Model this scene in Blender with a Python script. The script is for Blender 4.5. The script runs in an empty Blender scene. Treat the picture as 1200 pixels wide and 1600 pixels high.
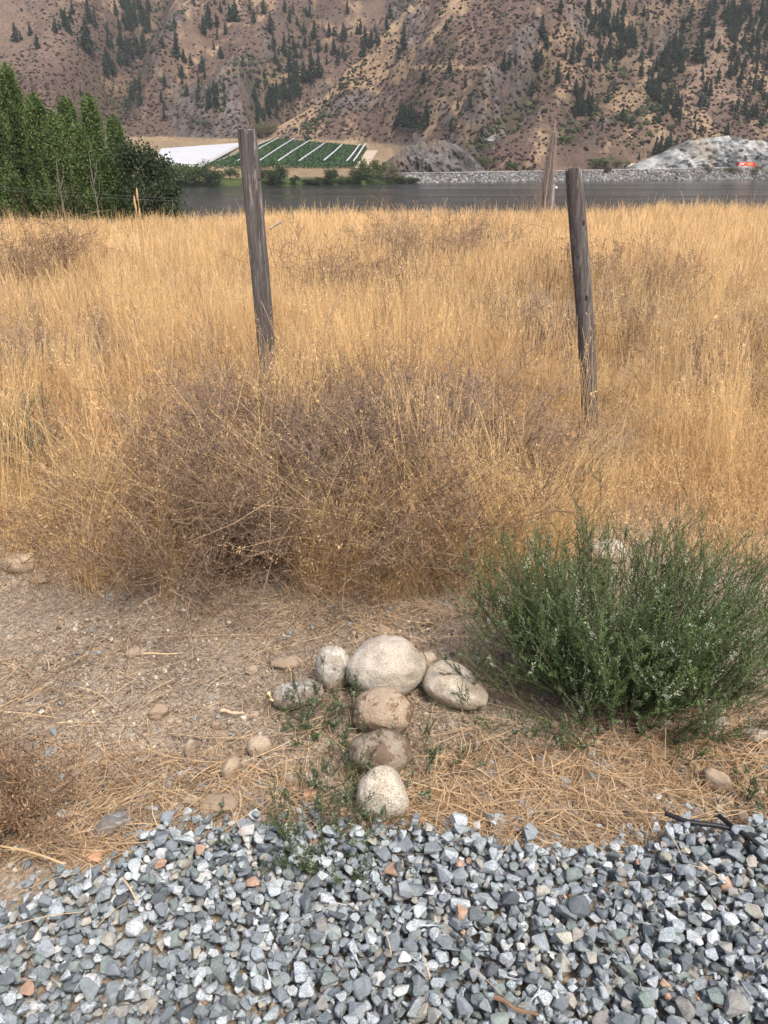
import bpy, bmesh, math, random
import numpy as np
from mathutils import Vector, Matrix
R = math.radians
rng = np.random.default_rng(7)
random.seed(7)
scene = bpy.context.scene
col = scene.collection

# ------------------------------------------------------------------ camera, sky, sun
F = 1200.0                      # focal length in photo pixels (1200 x 1600)
PITCH = R(24.4)
CAMZ = 1.6
cam_d = bpy.data.cameras.new('camera'); cam = bpy.data.objects.new('camera', cam_d); col.objects.link(cam)
cam.location = (0, 0, CAMZ); cam.rotation_euler = (R(90) - PITCH, 0, 0)
cam_d.sensor_fit = 'VERTICAL'; cam_d.sensor_height = 36; cam_d.lens = 36 * F / 1600
cam_d.clip_start = 0.05; cam_d.clip_end = 6000
scene.camera = cam
scene.render.resolution_x = 768; scene.render.resolution_y = 1024
world = bpy.data.worlds.new('World'); scene.world = world; world.use_nodes = True
wn = world.node_tree.nodes; wl = world.node_tree.links
sky = wn.new('ShaderNodeTexSky'); sky.sky_type = 'NISHITA'; sky.sun_disc = False
SUN_EL, SUN_AZ = R(58), R(35)   # azimuth measured from behind the camera, towards the right
sky.sun_elevation = SUN_EL; sky.sun_rotation = R(180) - SUN_AZ
sky.air_density = 1.0; sky.dust_density = 5.0; sky.ozone_density = 1.0
wl.new(sky.outputs[0], wn['Background'].inputs[0]); wn['Background'].inputs[1].default_value = 0.12
sun_d = bpy.data.lights.new('sun', 'SUN'); sun_d.energy = 2.3; sun_d.angle = R(12); sun_d.color = (1, 0.93, 0.84)
sun = bpy.data.objects.new('sun', sun_d); col.objects.link(sun)
sd = Vector((math.sin(SUN_AZ) * math.cos(SUN_EL), -math.cos(SUN_AZ) * math.cos(SUN_EL), math.sin(SUN_EL)))
sun.rotation_euler = sd.to_track_quat('Z', 'Y').to_euler(); sun.location = (10, -20, 30)
scene.view_settings.view_transform = 'Standard'; scene.view_settings.look = 'None'
scene.view_settings.exposure = 0.84; scene.view_settings.gamma = 1.0

# ------------------------------------------------------------------ helpers
def raydir(u, v):
    xc = (np.asarray(u, float) - 600) / F; yc = (800 - np.asarray(v, float)) / F
    return np.stack([xc, math.cos(PITCH) + yc * math.sin(PITCH), -math.sin(PITCH) + yc * math.cos(PITCH)], -1)
def project(x, y, z):
    dz = z - CAMZ
    dep = y * math.cos(PITCH) - dz * math.sin(PITCH); up = y * math.sin(PITCH) + dz * math.cos(PITCH)
    dep = np.maximum(dep, 1e-3)
    return 600 + F * x / dep, 800 - F * up / dep
def on_z(u, v, z=0.0):
    d = raydir(u, v); t = (z - CAMZ) / d[..., 2]
    return d[..., 0] * t, d[..., 1] * t
def at_y(u, v, y):
    d = raydir(u, v); t = y / d[..., 1]
    return d[..., 0] * t, CAMZ + d[..., 2] * t
def tag(o, label=None, cat=None, group=None, kind=None):
    if label: o['label'] = label
    if cat: o['category'] = cat
    if group: o['group'] = group
    if kind: o['kind'] = kind
    return o
def link(o, parent=None):
    col.objects.link(o)
    if parent: o.parent = parent
    return o
def empty(name, loc, rz=0.0):
    o = bpy.data.objects.new(name, None); o.location = loc; o.rotation_euler = (0, 0, rz); o.empty_display_size = 0.1
    return link(o)
PERM = rng.permutation(4096)
GR = rng.random(4096)
def vnoise(x, y, s=0):
    xi = np.floor(x).astype(int); yi = np.floor(y).astype(int); fx = x - xi; fy = y - yi
    fx = fx * fx * (3 - 2 * fx); fy = fy * fy * (3 - 2 * fy)
    def g(a, b): return GR[PERM[(PERM[(a + s * 131) & 4095] + b) & 4095]]
    return (g(xi, yi) * (1 - fx) + g(xi + 1, yi) * fx) * (1 - fy) + (g(xi, yi + 1) * (1 - fx) + g(xi + 1, yi + 1) * fx) * fy
def fbm(x, y, o=4, s=0, gain=0.5):
    x = np.asarray(x, float); y = np.asarray(y, float); a = 1.0; t = 0; n = 0
    for i in range(o):
        t = t + a * vnoise(x * 2 ** i + 17.3 * i, y * 2 ** i - 9.1 * i, s + i); n += a; a *= gain
    return t / n * 2 - 1
def sstep(a, b, x):
    t = np.clip((x - a) / (b - a), 0, 1); return t * t * (3 - 2 * t)
def make_mesh(name, V, quads=None, tris=None, C=None, smooth=False, extra=None):
    V = np.ascontiguousarray(V, dtype=np.float32).reshape(-1, 3)
    nq = 0 if quads is None else len(quads); nt = 0 if tris is None else len(tris)
    me = bpy.data.meshes.new(name)
    me.vertices.add(len(V)); me.vertices.foreach_set('co', V.ravel())
    li = []
    if nq: li.append(np.asarray(quads, dtype=np.int32).ravel())
    if nt: li.append(np.asarray(tris, dtype=np.int32).ravel())
    li = np.concatenate(li)
    me.loops.add(len(li)); me.loops.foreach_set('vertex_index', li)
    me.polygons.add(nq + nt)
    st = np.concatenate([np.arange(nq) * 4, nq * 4 + np.arange(nt) * 3]).astype(np.int32)
    me.polygons.foreach_set('loop_start', st)
    try: me.polygons.foreach_set('loop_total', np.concatenate([np.full(nq, 4), np.full(nt, 3)]).astype(np.int32))
    except Exception: pass
    me.polygons.foreach_set('use_smooth', np.full(nq + nt, smooth))
    if C is not None:
        C = np.asarray(C, dtype=np.float32)
        if C.shape[-1] == 3: C = np.concatenate([C, np.ones(C.shape[:-1] + (1,), np.float32)], -1)
        a = me.color_attributes.new('Col', 'FLOAT_COLOR', 'POINT'); a.data.foreach_set('color', C.reshape(-1, 4).ravel())
    me.update(calc_edges=True)
    return me
def obj(name, me, mat, parent=None):
    o = bpy.data.objects.new(name, me)
    if mat: me.materials.append(mat)
    return link(o, parent)
class Geo:
    def __init__(s): s.V = []; s.Q = []; s.T = []; s.C = []; s.n = 0
    def add(s, V, Q=None, T=None, C=(1, 1, 1)):
        V = np.asarray(V, float).reshape(-1, 3); s.V.append(V)
        if Q is not None and len(Q): s.Q.append(np.asarray(Q) + s.n)
        if T is not None and len(T): s.T.append(np.asarray(T) + s.n)
        C = np.asarray(C, float)
        s.C.append(np.broadcast_to(C, (len(V), 3)) if C.ndim == 1 else C.reshape(-1, 3)); s.n += len(V)
    def ribbons(s, P, W, side, C):
        # P (n,k,3) centre lines, W (n,k) widths, side (n,3), C (n,3) or (n,k,3)
        n, k, _ = P.shape
        sd_ = (side[:, None, :] * W[..., None] * 0.5)
        V = np.stack([P - sd_, P + sd_], 2)           # n,k,2,3
        b = (np.arange(n)[:, None] * k + np.arange(k - 1)[None]) * 2
        Q = np.stack([b, b + 1, b + 3, b + 2], -1).reshape(-1, 4)
        if C.ndim == 2: C = np.repeat(C[:, None, :], k, 1)
        C = np.repeat(C[:, :, None, :], 2, 2)
        s.add(V, Q, None, C.reshape(-1, 3))
    def leaves(s, P, A, B, C):
        # diamond leaves, centre P, half vectors A (long) and B (short)
        V = np.stack([P - A, P + B, P + A, P - B], 1); n = len(P)
        Q = np.arange(n * 4).reshape(n, 4); s.add(V, Q, None, np.repeat(C, 4, 0))
    def tube(s, pts, rad, k=6, C=(1, 1, 1), cap=True):
        pts = np.asarray(pts, float); m = len(pts); rad = np.broadcast_to(rad, (m,))
        T = np.gradient(pts, axis=0); T /= np.linalg.norm(T, axis=1)[:, None] + 1e-9
        ref = np.array([0, 0, 1.0]) if abs(T[:, 2]).mean() < 0.9 else np.array([1.0, 0, 0])
        A = np.cross(T, ref); A /= np.linalg.norm(A, axis=1)[:, None] + 1e-9; B = np.cross(T, A)
        th = np.arange(k) * 2 * math.pi / k
        V = pts[:, None] + rad[:, None, None] * (np.cos(th)[None, :, None] * A[:, None] + np.sin(th)[None, :, None] * B[:, None])
        Q = []
        for i in range(m - 1):
            for j in range(k): Q.append((i * k + j, i * k + (j + 1) % k, (i + 1) * k + (j + 1) % k, (i + 1) * k + j))
        T_ = []
        V = V.reshape(-1, 3)
        if cap:
            V = np.concatenate([V, pts[:1], pts[-1:]]); a = m * k
            for j in range(k):
                T_.append((a, (j + 1) % k, j)); T_.append((a + 1, (m - 1) * k + j, (m - 1) * k + (j + 1) % k))
        s.add(V, Q, T_, C)
    def box(s, c, h, C=(1, 1, 1), M=None):
        c = np.array(c, float); h = np.array(h, float)
        V = np.array([[x, y, z] for x in (-1, 1) for y in (-1, 1) for z in (-1, 1)], float) * h + c
        if M is not None: V = V @ np.array(M).T
        s.add(V, [(0, 1, 3, 2), (4, 6, 7, 5), (0, 4, 5, 1), (2, 3, 7, 6), (0, 2, 6, 4), (1, 5, 7, 3)], None, C)
    def mesh(s, name, smooth=False):
        return make_mesh(name, np.concatenate(s.V), np.concatenate(s.Q) if s.Q else None, np.concatenate(s.T) if s.T else None,
                         np.concatenate(s.C), smooth)
def unit(a): return a / (np.linalg.norm(a, axis=-1, keepdims=True) + 1e-9)
def rdir(n): return unit(rng.normal(size=(n, 3)))
def mixc(a, b, t): return np.asarray(a)[None] * (1 - t[:, None]) + np.asarray(b)[None] * t[:, None]

# ------------------------------------------------------------------ materials
def mat_new(name):
    m = bpy.data.materials.new(name); m.use_nodes = True; nt = m.node_tree; b = nt.nodes['Principled BSDF']
    b.inputs['Specular IOR Level'].default_value = 0.3
    return m, nt, b
def N(nt, t, **kw):
    n = nt.nodes.new(t)
    for k, v in kw.items():
        if k.startswith('i_'):
            key = k[2:].replace('_', ' '); n.inputs[key].default_value = v
        else: setattr(n, k, v)
    return n
def noise(nt, co, scale, detail=4, rough=0.6, dist=0.0):
    n = N(nt, 'ShaderNodeTexNoise'); n.inputs['Scale'].default_value = scale; n.inputs['Detail'].default_value = detail
    n.inputs['Roughness'].default_value = rough; n.inputs['Distortion'].default_value = dist
    nt.links.new(co, n.inputs['Vector']); return n.outputs['Fac']
def ramp(nt, fac, stops):
    r = N(nt, 'ShaderNodeValToRGB'); e = r.color_ramp.elements
    while len(e) < len(stops): e.new(0.5)
    for i, (p, c) in enumerate(stops):
        e[i].position = p; e[i].color = (c, c, c, 1) if not hasattr(c, '__len__') else (*c, 1)
    nt.links.new(fac, r.inputs[0]); return r.outputs[0]
def mix(nt, fac, a, b, mode='MIX'):
    m = N(nt, 'ShaderNodeMix', data_type='RGBA', blend_type=mode)
    for s, x in ((m.inputs['Factor'], fac), (m.inputs[6], a), (m.inputs[7], b)):
        if isinstance(x, bpy.types.NodeSocket): nt.links.new(x, s)
        elif hasattr(x, '__len__'): s.default_value = (*x, 1)
        else: s.default_value = x
    return m.outputs[2]
def bump(nt, b, h, strength, dist):
    n = N(nt, 'ShaderNodeBump'); n.inputs['Strength'].default_value = strength; n.inputs['Distance'].default_value = dist
    nt.links.new(h, n.inputs['Height'])
    for s in ([b.inputs['Normal']] if not isinstance(b, list) else b): nt.links.new(n.outputs[0], s)
    return n
def objco(nt): return N(nt, 'ShaderNodeTexCoord').outputs['Object']
def mapping(nt, co, scale=(1, 1, 1), rot=(0, 0, 0)):
    m = N(nt, 'ShaderNodeMapping'); m.inputs['Scale'].default_value = scale; m.inputs['Rotation'].default_value = rot
    nt.links.new(co, m.inputs['Vector']); return m.outputs[0]
def attr(nt, name='Col'): return N(nt, 'ShaderNodeAttribute', attribute_name=name).outputs['Color']

def foliage_mat(name, trans=0.3, rough=0.7):
    m, nt, b = mat_new(name); c = attr(nt)
    nt.links.new(c, b.inputs['Base Color']); b.inputs['Roughness'].default_value = rough; b.inputs['Specular IOR Level'].default_value = 0.15
    t = N(nt, 'ShaderNodeBsdfTranslucent'); nt.links.new(c, t.inputs['Color'])
    mx = N(nt, 'ShaderNodeMixShader'); mx.inputs[0].default_value = trans
    nt.links.new(b.outputs[0], mx.inputs[1]); nt.links.new(t.outputs[0], mx.inputs[2])
    nt.links.new(mx.outputs[0], nt.nodes['Material Output'].inputs['Surface'])
    return m
M_GRASS = foliage_mat('dry_grass_blades', 0.42)
M_TWIG = foliage_mat('dead_twigs', 0.05, 0.85)
M_LEAF = foliage_mat('green_leaves', 0.25, 0.6)
M_FAR = foliage_mat('far_foliage', 0.15, 0.8)

def plain(name, c, rough=0.6, metal=0.0, var=0.1, scale=3.0):
    m, nt, b = mat_new(name); n = noise(nt, objco(nt), scale, 4)
    lo = tuple(max(0, x * (1 - var)) for x in c); hi = tuple(min(1, x * (1 + var)) for x in c)
    nt.links.new(ramp(nt, n, [(0.3, lo), (0.7, hi)]), b.inputs['Base Color'])
    b.inputs['Roughness'].default_value = rough; b.inputs['Metallic'].default_value = metal
    return m

def soil_mat():
    m, nt, b = mat_new('soil'); co = objco(nt)
    c1 = ramp(nt, noise(nt, co, 2.2, 6, 0.65), [(0.3, (0.23, 0.18, 0.135)), (0.5, (0.38, 0.312, 0.243)), (0.72, (0.54, 0.46, 0.375))])
    v = N(nt, 'ShaderNodeTexVoronoi'); v.inputs['Scale'].default_value = 110; nt.links.new(co, v.inputs['Vector'])
    g = ramp(nt, v.outputs['Color'], [(0.0, (0.09, 0.075, 0.06)), (0.45, (0.27, 0.215, 0.16)), (0.8, (0.46, 0.39, 0.31)), (1.0, (0.75, 0.70, 0.63))])
    c2 = mix(nt, 0.5, c1, g)
    c3 = mix(nt, ramp(nt, noise(nt, co, 320, 3, 0.7), [(0.35, 0.0), (0.7, 0.5)]), c2, (0.11, 0.08, 0.055))
    nt.links.new(c3, b.inputs['Base Color']); b.inputs['Roughness'].default_value = 0.95; b.inputs['Specular IOR Level'].default_value = 0.1
    h = N(nt, 'ShaderNodeMath', operation='ADD'); nt.links.new(noise(nt, co, 60, 8, 0.75), h.inputs[0])
    vd = N(nt, 'ShaderNodeMath', operation='MULTIPLY'); nt.links.new(v.outputs['Distance'], vd.inputs[0]); vd.inputs[1].default_value = -0.6
    nt.links.new(vd.outputs[0], h.inputs[1]); bump(nt, b, h.outputs[0], 0.9, 0.008)
    return m
M_SOIL = soil_mat()

def gravel_mat():
    m, nt, b = mat_new('gravel_stone'); co = objco(nt); c = attr(nt)
    a = N(nt, 'ShaderNodeAttribute', attribute_name='Col').outputs['Alpha']
    sp = ramp(nt, noise(nt, co, 330, 5, 0.75), [(0.36, (0.30, 0.31, 0.32)), (0.5, (0.95, 0.96, 0.97)), (0.64, (1.9, 1.9, 1.88))])
    c1 = mix(nt, a, c, mix(nt, 1.0, c, sp, 'MULTIPLY'))
    c2 = mix(nt, 0.55, c1, mix(nt, 1.0, c1, ramp(nt, noise(nt, co, 60, 5, 0.65), [(0.3, (0.6, 0.6, 0.62)), (0.7, (1.5, 1.48, 1.45))]), 'MULTIPLY'))
    nt.links.new(c2, b.inputs['Base Color']); b.inputs['Roughness'].default_value = 0.8
    bump(nt, b, noise(nt, co, 140, 7, 0.72), 0.9, 0.005)
    return m
M_GRAVEL = gravel_mat()

def rock_mat(name, base, dark, light, speck=0.5, dirt=0.0, dirtcol=(0.12, 0.07, 0.045), vein=0.0, seed=0.0):
    m, nt, b = mat_new(name); co = mapping(nt, objco(nt)); nt.nodes[-1].inputs['Location'].default_value = (seed, seed * 2, seed * 3)
    c = ramp(nt, noise(nt, co, 14, 6, 0.65), [(0.28, dark), (0.5, base), (0.72, light)])
    c = mix(nt, 0.5, c, mix(nt, 1.0, c, ramp(nt, noise(nt, co, 5, 5, 0.7, 0.8), [(0.35, (0.76, 0.72, 0.66)), (0.6, (1.15, 1.15, 1.15))]), 'MULTIPLY'))
    sp = ramp(nt, noise(nt, co, 230, 3, 0.7), [(0.38, (0.35, 0.33, 0.32)), (0.5, (1, 1, 1)), (0.66, (1.25, 1.25, 1.25))])
    c = mix(nt, speck, c, mix(nt, 1.0, c, sp, 'MULTIPLY'))
    # pits: isolated dark crystals
    v = N(nt, 'ShaderNodeTexVoronoi'); v.inputs['Scale'].default_value = 130; nt.links.new(co, v.inputs['Vector'])
    c = mix(nt, ramp(nt, v.outputs['Distance'], [(0.12, 0.55 * speck), (0.22, 0.0)]), c, (0.06, 0.055, 0.05))
    if vein: c = mix(nt, ramp(nt, noise(nt, co, 9, 5, 0.6, 1.5), [(0.47, 0.0), (0.5, vein), (0.53, 0.0)]), c, (0.75, 0.72, 0.68))
    if dirt: c = mix(nt, ramp(nt, noise(nt, co, 17, 5, 0.75, 0.4), [(0.60 - dirt * 0.1, 0.0), (0.63 - dirt * 0.1, 0.85)]), c, dirtcol)
    # soil splash low on the stone
    sx = N(nt, 'ShaderNodeSeparateXYZ'); nt.links.new(N(nt, 'ShaderNodeNewGeometry').outputs['Position'], sx.inputs[0])
    ad = N(nt, 'ShaderNodeMath', operation='ADD'); nt.links.new(sx.outputs[2], ad.inputs[0])
    nz = N(nt, 'ShaderNodeMath', operation='MULTIPLY'); nt.links.new(noise(nt, co, 25, 4), nz.inputs[0]); nz.inputs[1].default_value = -0.06; nt.links.new(nz.outputs[0], ad.inputs[1])
    c = mix(nt, ramp(nt, ad.outputs[0], [(0.0, 0.6), (0.035, 0.0)]), c, (0.23, 0.165, 0.11))
    nt.links.new(c, b.inputs['Base Color']); b.inputs['Roughness'].default_value = 0.85; b.inputs['Specular IOR Level'].default_value = 0.25
    h = N(nt, 'ShaderNodeMath', operation='ADD'); nt.links.new(noise(nt, co, 26, 6, 0.6), h.inputs[0])
    h2 = N(nt, 'ShaderNodeMath', operation='MULTIPLY'); nt.links.new(noise(nt, co, 210, 4, 0.7), h2.inputs[0]); h2.inputs[1].default_value = 0.25
    nt.links.new(h2.outputs[0], h.inputs[1]); bump(nt, b, h.outputs[0], 0.8, 0.014)
    return m

def wood_mat(name, knots, round_=False):
    m, nt, b = mat_new(name); co = objco(nt)
    # grain flows round the knots: push x sideways near each knot
    sx = N(nt, 'ShaderNodeSeparateXYZ'); nt.links.new(co, sx.inputs[0])
    def mth(op, a, b_=None, c_=None):
        n = N(nt, 'ShaderNodeMath', operation=op)
        for s, x in zip(n.inputs, (a, b_, c_)):
            if x is None: continue
            if isinstance(x, bpy.types.NodeSocket): nt.links.new(x, s)
            else: s.default_value = x
        return n.outputs[0]
    X = sx.outputs[0]; Z = sx.outputs[2]; kn = None
    for (kx, kz, kr) in knots:
        dx = mth('DIVIDE', mth('SUBTRACT', X, kx), kr); dz = mth('DIVIDE', mth('SUBTRACT', Z, kz), kr * 1.6)
        r2 = mth('ADD', mth('MULTIPLY', dx, dx), mth('MULTIPLY', dz, dz))
        g = mth('DIVIDE', kr * 1.3, mth('ADD', r2, 0.45))
        X = mth('ADD', X, mth('MULTIPLY', mth('DIVIDE', dx, mth('ADD', mth('ABSOLUTE', dx), 0.4)), mth('MULTIPLY', g, -0.8)))
        k_ = mth('LESS_THAN', r2, 0.33)
        kn = k_ if kn is None else mth('MAXIMUM', kn, k_)
    cb = N(nt, 'ShaderNodeCombineXYZ'); nt.links.new(X, cb.inputs[0]); nt.links.new(sx.outputs[1], cb.inputs[1]); nt.links.new(Z, cb.inputs[2])
    gco = mapping(nt, cb.outputs[0], (130, 130, 3.4))
    gr = noise(nt, gco, 1.0, 6, 0.7, 0.6)
    gco2 = mapping(nt, cb.outputs[0], (28, 28, 1.3))
    gr2 = noise(nt, gco2, 1.0, 5, 0.6, 0.5)
    c = ramp(nt, gr, [(0.28, (0.025, 0.021, 0.020)), (0.45, (0.095, 0.083, 0.079)), (0.62, (0.19, 0.172, 0.165)), (0.8, (0.38, 0.36, 0.35))])
    c = mix(nt, ramp(nt, gr2, [(0.42, 0.0), (0.7, 0.6)]), c, (0.07, 0.053, 0.047))
    # silvery weathering, more towards the top
    tp = mth('MULTIPLY', ramp(nt, mth('DIVIDE', Z, 2.0), [(0.3, 0.0), (0.95, 1.0)]), ramp(nt, noise(nt, mapping(nt, cb.outputs[0], (40, 40, 4)), 1.0, 5, 0.7), [(0.55, 0.0), (0.64, 1.0)]))
    c = mix(nt, tp, c, (0.46, 0.43, 0.41))
    if kn is not None: c = mix(nt, kn, c, (0.045, 0.028, 0.022))
    nt.links.new(c, b.inputs['Base Color']); b.inputs['Roughness'].default_value = 0.85
    bump(nt, b, gr, 1.0, 0.010)
    return m

# ------------------------------------------------------------------ near ground
def gz(x, y):
    x = np.asarray(x, float); y = np.asarray(y, float)
    z = 0.045 * fbm(x * 0.6 + 3, y * 0.6, 3, 5) * sstep(1.0, 3.0, y) + 0.02 * fbm(x * 2.5, y * 2.5, 2, 9)
    far = sstep(4, 20, y)
    z = z + far * (0.016 * x + 0.10 * fbm(x * 0.13, y * 0.13, 3, 12))
    z = z - 0.17 * sstep(9, 21, y)
    edge = 22.5 + 1.6 * fbm(x * 0.08, 0 * x, 2, 3)
    wid = 60 + 60 * sstep(-8, -30, x)
    t = np.clip((y - edge) / wid, 0, None)
    z = z - 10.5 * np.clip(t, 0, 1.4) ** 0.8 * sstep(0, 0.12, t)
    return z
YS = np.array([on_z(u, v, 0.0)[0:2] for u, v in [(-200, 1500), (-60, 1450), (60, 1408), (150, 1362), (260, 1292), (420, 1296), (560, 1300), (700, 1300), (850, 1326), (960, 1334), (1050, 1298), (1200, 1284), (1400, 1290)]])
def gravel_edge(x): return np.interp(x, YS[:, 0], YS[:, 1]) - 0.035 + 0.03 * fbm(np.asarray(x) * 9, 0 * np.asarray(x), 3, 31)

def spaced(segs):
    out = [segs[0][0]]
    for a, b, d0, d1 in segs:
        x = a
        while x < b - 1e-6:
            t = (x - a) / (b - a); x += d0 * (1 - t) + d1 * t; out.append(min(x, b))
    return np.unique(np.round(out, 5))
xp = spaced([(0, 1.7, 0.011, 0.013), (1.7, 20, 0.03, 0.9), (20, 400, 1, 30)])
xs = np.unique(np.concatenate([-xp, xp]))
ys = spaced([(-5, 0.9, 0.5, 0.05), (0.9, 3.4, 0.011, 0.014), (3.4, 24, 0.03, 0.4), (24, 390, 0.5, 14)])
X, Y = np.meshgrid(xs, ys)
Z = gz(X, Y)
near = np.clip(1.6 - Y / 4, 0, 1) * (np.abs(X) < 3)
Z = Z + near * (0.010 * fbm(X * 14, Y * 14, 4, 40, 0.6) + 0.004 * np.maximum(0, fbm(X * 45, Y * 45, 2, 44)))
nx, ny = len(xs), len(ys)
I = (np.arange(ny - 1)[:, None] * nx + np.arange(nx - 1)[None]).ravel()
gm = make_mesh('ground', np.stack([X, Y, Z], -1), np.stack([I, I + 1, I + nx + 1, I + nx], -1), smooth=True)
tag(obj('ground', gm, M_SOIL), kind='structure')

# ------------------------------------------------------------------ far hillside
def shore_y(u): return np.interp(u, [-900, 290, 560, 640, 700, 1200, 2200], [370, 400, 425, 470, 487, 580, 760])
def zroad(u): return np.interp(u, [560, 700, 900, 1100, 1200, 1600, 2200], [-3.9, -3.8, -2.9, -1.7, -1.2, -0.6, 0.0])
def far_base(x, y):
    u = 600 + 1306 * x / y
    sh = shore_y(u); t = y - sh
    # left: river flat, alluvial fan, left mountain
    fl = np.interp(t, [-60, 0, 5, 20], [-13, -8.4, -6.2, -5.6]) + np.clip(t - 20, 0, 75) * 0.058 + np.clip(y - 520, 0, 1e4) * 0.077 * (t > 20)
    lf = 800 + 30 * fbm(x * 0.008, y * 0.0 + 1, 2, 61) - 60 * sstep(240, 100, u)
    ml = 0.56 * np.clip(y - lf, 0, None)
    # right: riprap, road shelf, right mountain with its spur
    zr = zroad(u) - 0.35; fr = np.interp(t, [-60, 0], [-13, -8.4]) + (zr + 8.4) * np.clip(t / 9, 0, 1) + np.clip((t - 25) / 12, 0, 1) * 1.2
    cf = np.interp(u, [380, 430, 560, 640, 700, 780, 900, 1300, 2000], [800, 775, 738, 662, 612, 578, 570, 640, 770])
    cz = np.interp(u, [430, 560, 700], [15, 12, -3])
    d = (x + 104) * (-55 / 117.6) + (y - 800) * (104 / 117.6)
    ml = ml - 40 * np.exp(-((d - 34) / 36) ** 2) * sstep(795, 840, y) * sstep(380, 430, u) * sstep(700, 640, u)
    fc = np.maximum(fr, cz) * 1.0 + 0.62 * np.clip(y - cf, 0, None)
    fc = np.where(y < cf, -99, fc) 
    fc = fc - 1.5 * np.clip(d, 0, 900) * sstep(760, 610, u) + 6 * sstep(0, -20, d) * 0
    w = sstep(600, 650, u)
    low = fl * (1 - w) + fr * w + np.maximum(ml, 0)
    return np.maximum(low, fc)
def seg_dist(x, y, pl, h=None):
    best = np.full(np.shape(x), 1e9); s_at = np.zeros(np.shape(x)); n = len(pl) - 1
    for i in range(n):
        a, b = pl[i], pl[i + 1]; ab = b - a; L = (ab ** 2).sum()
        t = np.clip(((x - a[0]) * ab[0] + (y - a[1]) * ab[1]) / L, 0, 1)
        d = np.hypot(x - a[0] - t * ab[0], y - a[1] - t * ab[1])
        m = d < best; best = np.where(m, d, best); s_at = np.where(m, (i + t) / n, s_at)
    return best, s_at
def march(u, v, hf, y0=395., y1=1600.):
    u = np.atleast_1d(np.asarray(u, float)); v = np.atleast_1d(np.asarray(v, float))
    d = raydir(u, v); ysm = np.arange(y0, y1, 9.0)[None]; a = d[:, 0] / d[:, 1]; b = d[:, 2] / d[:, 1]
    hit = CAMZ + b[:, None] * ysm < hf(a[:, None] * ysm, np.broadcast_to(ysm, (len(a), ysm.shape[1])))
    k = hit.argmax(1); k[~hit.any(1)] = ysm.shape[1] - 1; k = np.maximum(k, 1); lo = ysm[0][k - 1]; hi = ysm[0][k]
    for _ in range(5):
        m = (lo + hi) / 2; h = CAMZ + b * m < hf(a * m, m); hi = np.where(h, m, hi); lo = np.where(h, lo, m)
    return a * hi, hi
def pl_world(pts):
    p = np.array(pts, float); x, y = march(p[:, 0], p[:, 1], far_base); return np.stack([x, y], 1)
# (polyline in the photo, height, half width, kind)
FEAT = [(pl_world(a), h, w) for a, h, w in [
    ([(250, -60), (215, 20), (190, 90), (160, 160), (140, 210)], -26, 26),
    ([(365, -40), (330, 30), (285, 80), (262, 120), (243, 165)], 20, 22),
    ([(480, 0), (455, 60), (425, 110), (390, 150)], -10, 20),
    ([(400, 130), (350, 160), (320, 190)], 16, 26),
    ([(640, 0), (625, 40), (600, 90)], 8, 14),
    ([(905, 10), (880, 50), (835, 90), (800, 112), (770, 145), (745, 185), (730, 210)], 13, 13),
    ([(860, 95), (800, 160), (775, 195), (745, 225)], -12, 13),
    ([(1010, 20), (960, 80), (905, 150), (900, 200)], -10, 22),
    ([(1080, 0), (1045, 90), (1010, 150), (960, 180)], -9, 18),
    ([(1000, 172), (960, 195), (1040, 190)], 9, 24),
    ([(700, 0), (690, 90), (670, 180)], 6, 28),
    ([(560, 130), (500, 190), (470, 215)], 7, 20),
]]
ROCK_UV = [  # ellipses of bare grey rock in the photo: u, v, ru, rv, tilt(deg), strength
    (285, 70, 26, 60, 30, 1), (340, 175, 70, 40, -15, 1), (250, 130, 22, 45, 35, 1), (365, 135, 45, 25, 0, .7), (215, 12, 60, 22, 0, .7),
    (820, 110, 20, 45, 35, 1.1), (780, 155, 26, 42, 40, 1.1), (745, 205, 30, 25, 30, 1), (680, 235, 60, 22, 0, 1), (640, 40, 20, 26, 20, .8),
    (650, 78, 26, 14, -15, .8), (820, 65, 18, 16, 0, .8), (860, 40, 30, 30, 20, .7), (1040, 55, 36, 22, -30, .8), (1180, 90, 30, 40, 0, .6),
    (560, 165, 60, 18, -10, .55), (470, 205, 50, 14, 5, .5), (430, 60, 30, 40, 15, .5), (990, 185, 70, 14, 0, .45), (840, 165, 40, 14, -10, .5),
    (720, 190, 40, 16, 40, .8), (900, 60, 40, 30, 0, .5), (540, 25, 30, 25, 30, .35), (1150, 160, 50, 20, 0, .3), (440, 175, 26, 10, -35, .3)]
def uv_ell(u, v, L):
    m = np.zeros(np.shape(u))
    for (cu, cv, ru, rv, tl, s) in L:
        a = R(tl); du = u - cu; dv = v - cv
        p = du * math.cos(a) + dv * math.sin(a); q = -du * math.sin(a) + dv * math.cos(a)
        m = np.maximum(m, s * np.clip(1.5 - np.sqrt((p / ru) ** 2 + (q / rv) ** 2), 0, 1))
    return m
def rockmask(x, y, b=None):
    b = far_base(x, y) if b is None else b
    u, v = project(x, y, b)
    u = u + 34 * fbm(x * 0.018, y * 0.018, 4, 72, 0.6); v = v + 34 * fbm(x * 0.018, y * 0.018, 4, 74, 0.6)
    m = 0.75 * uv_ell(u, v, ROCK_UV) + 0.8 * fbm(x * 0.035, y * 0.03, 5, 71, 0.65)
    return sstep(0.25, 0.6, m)
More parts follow.
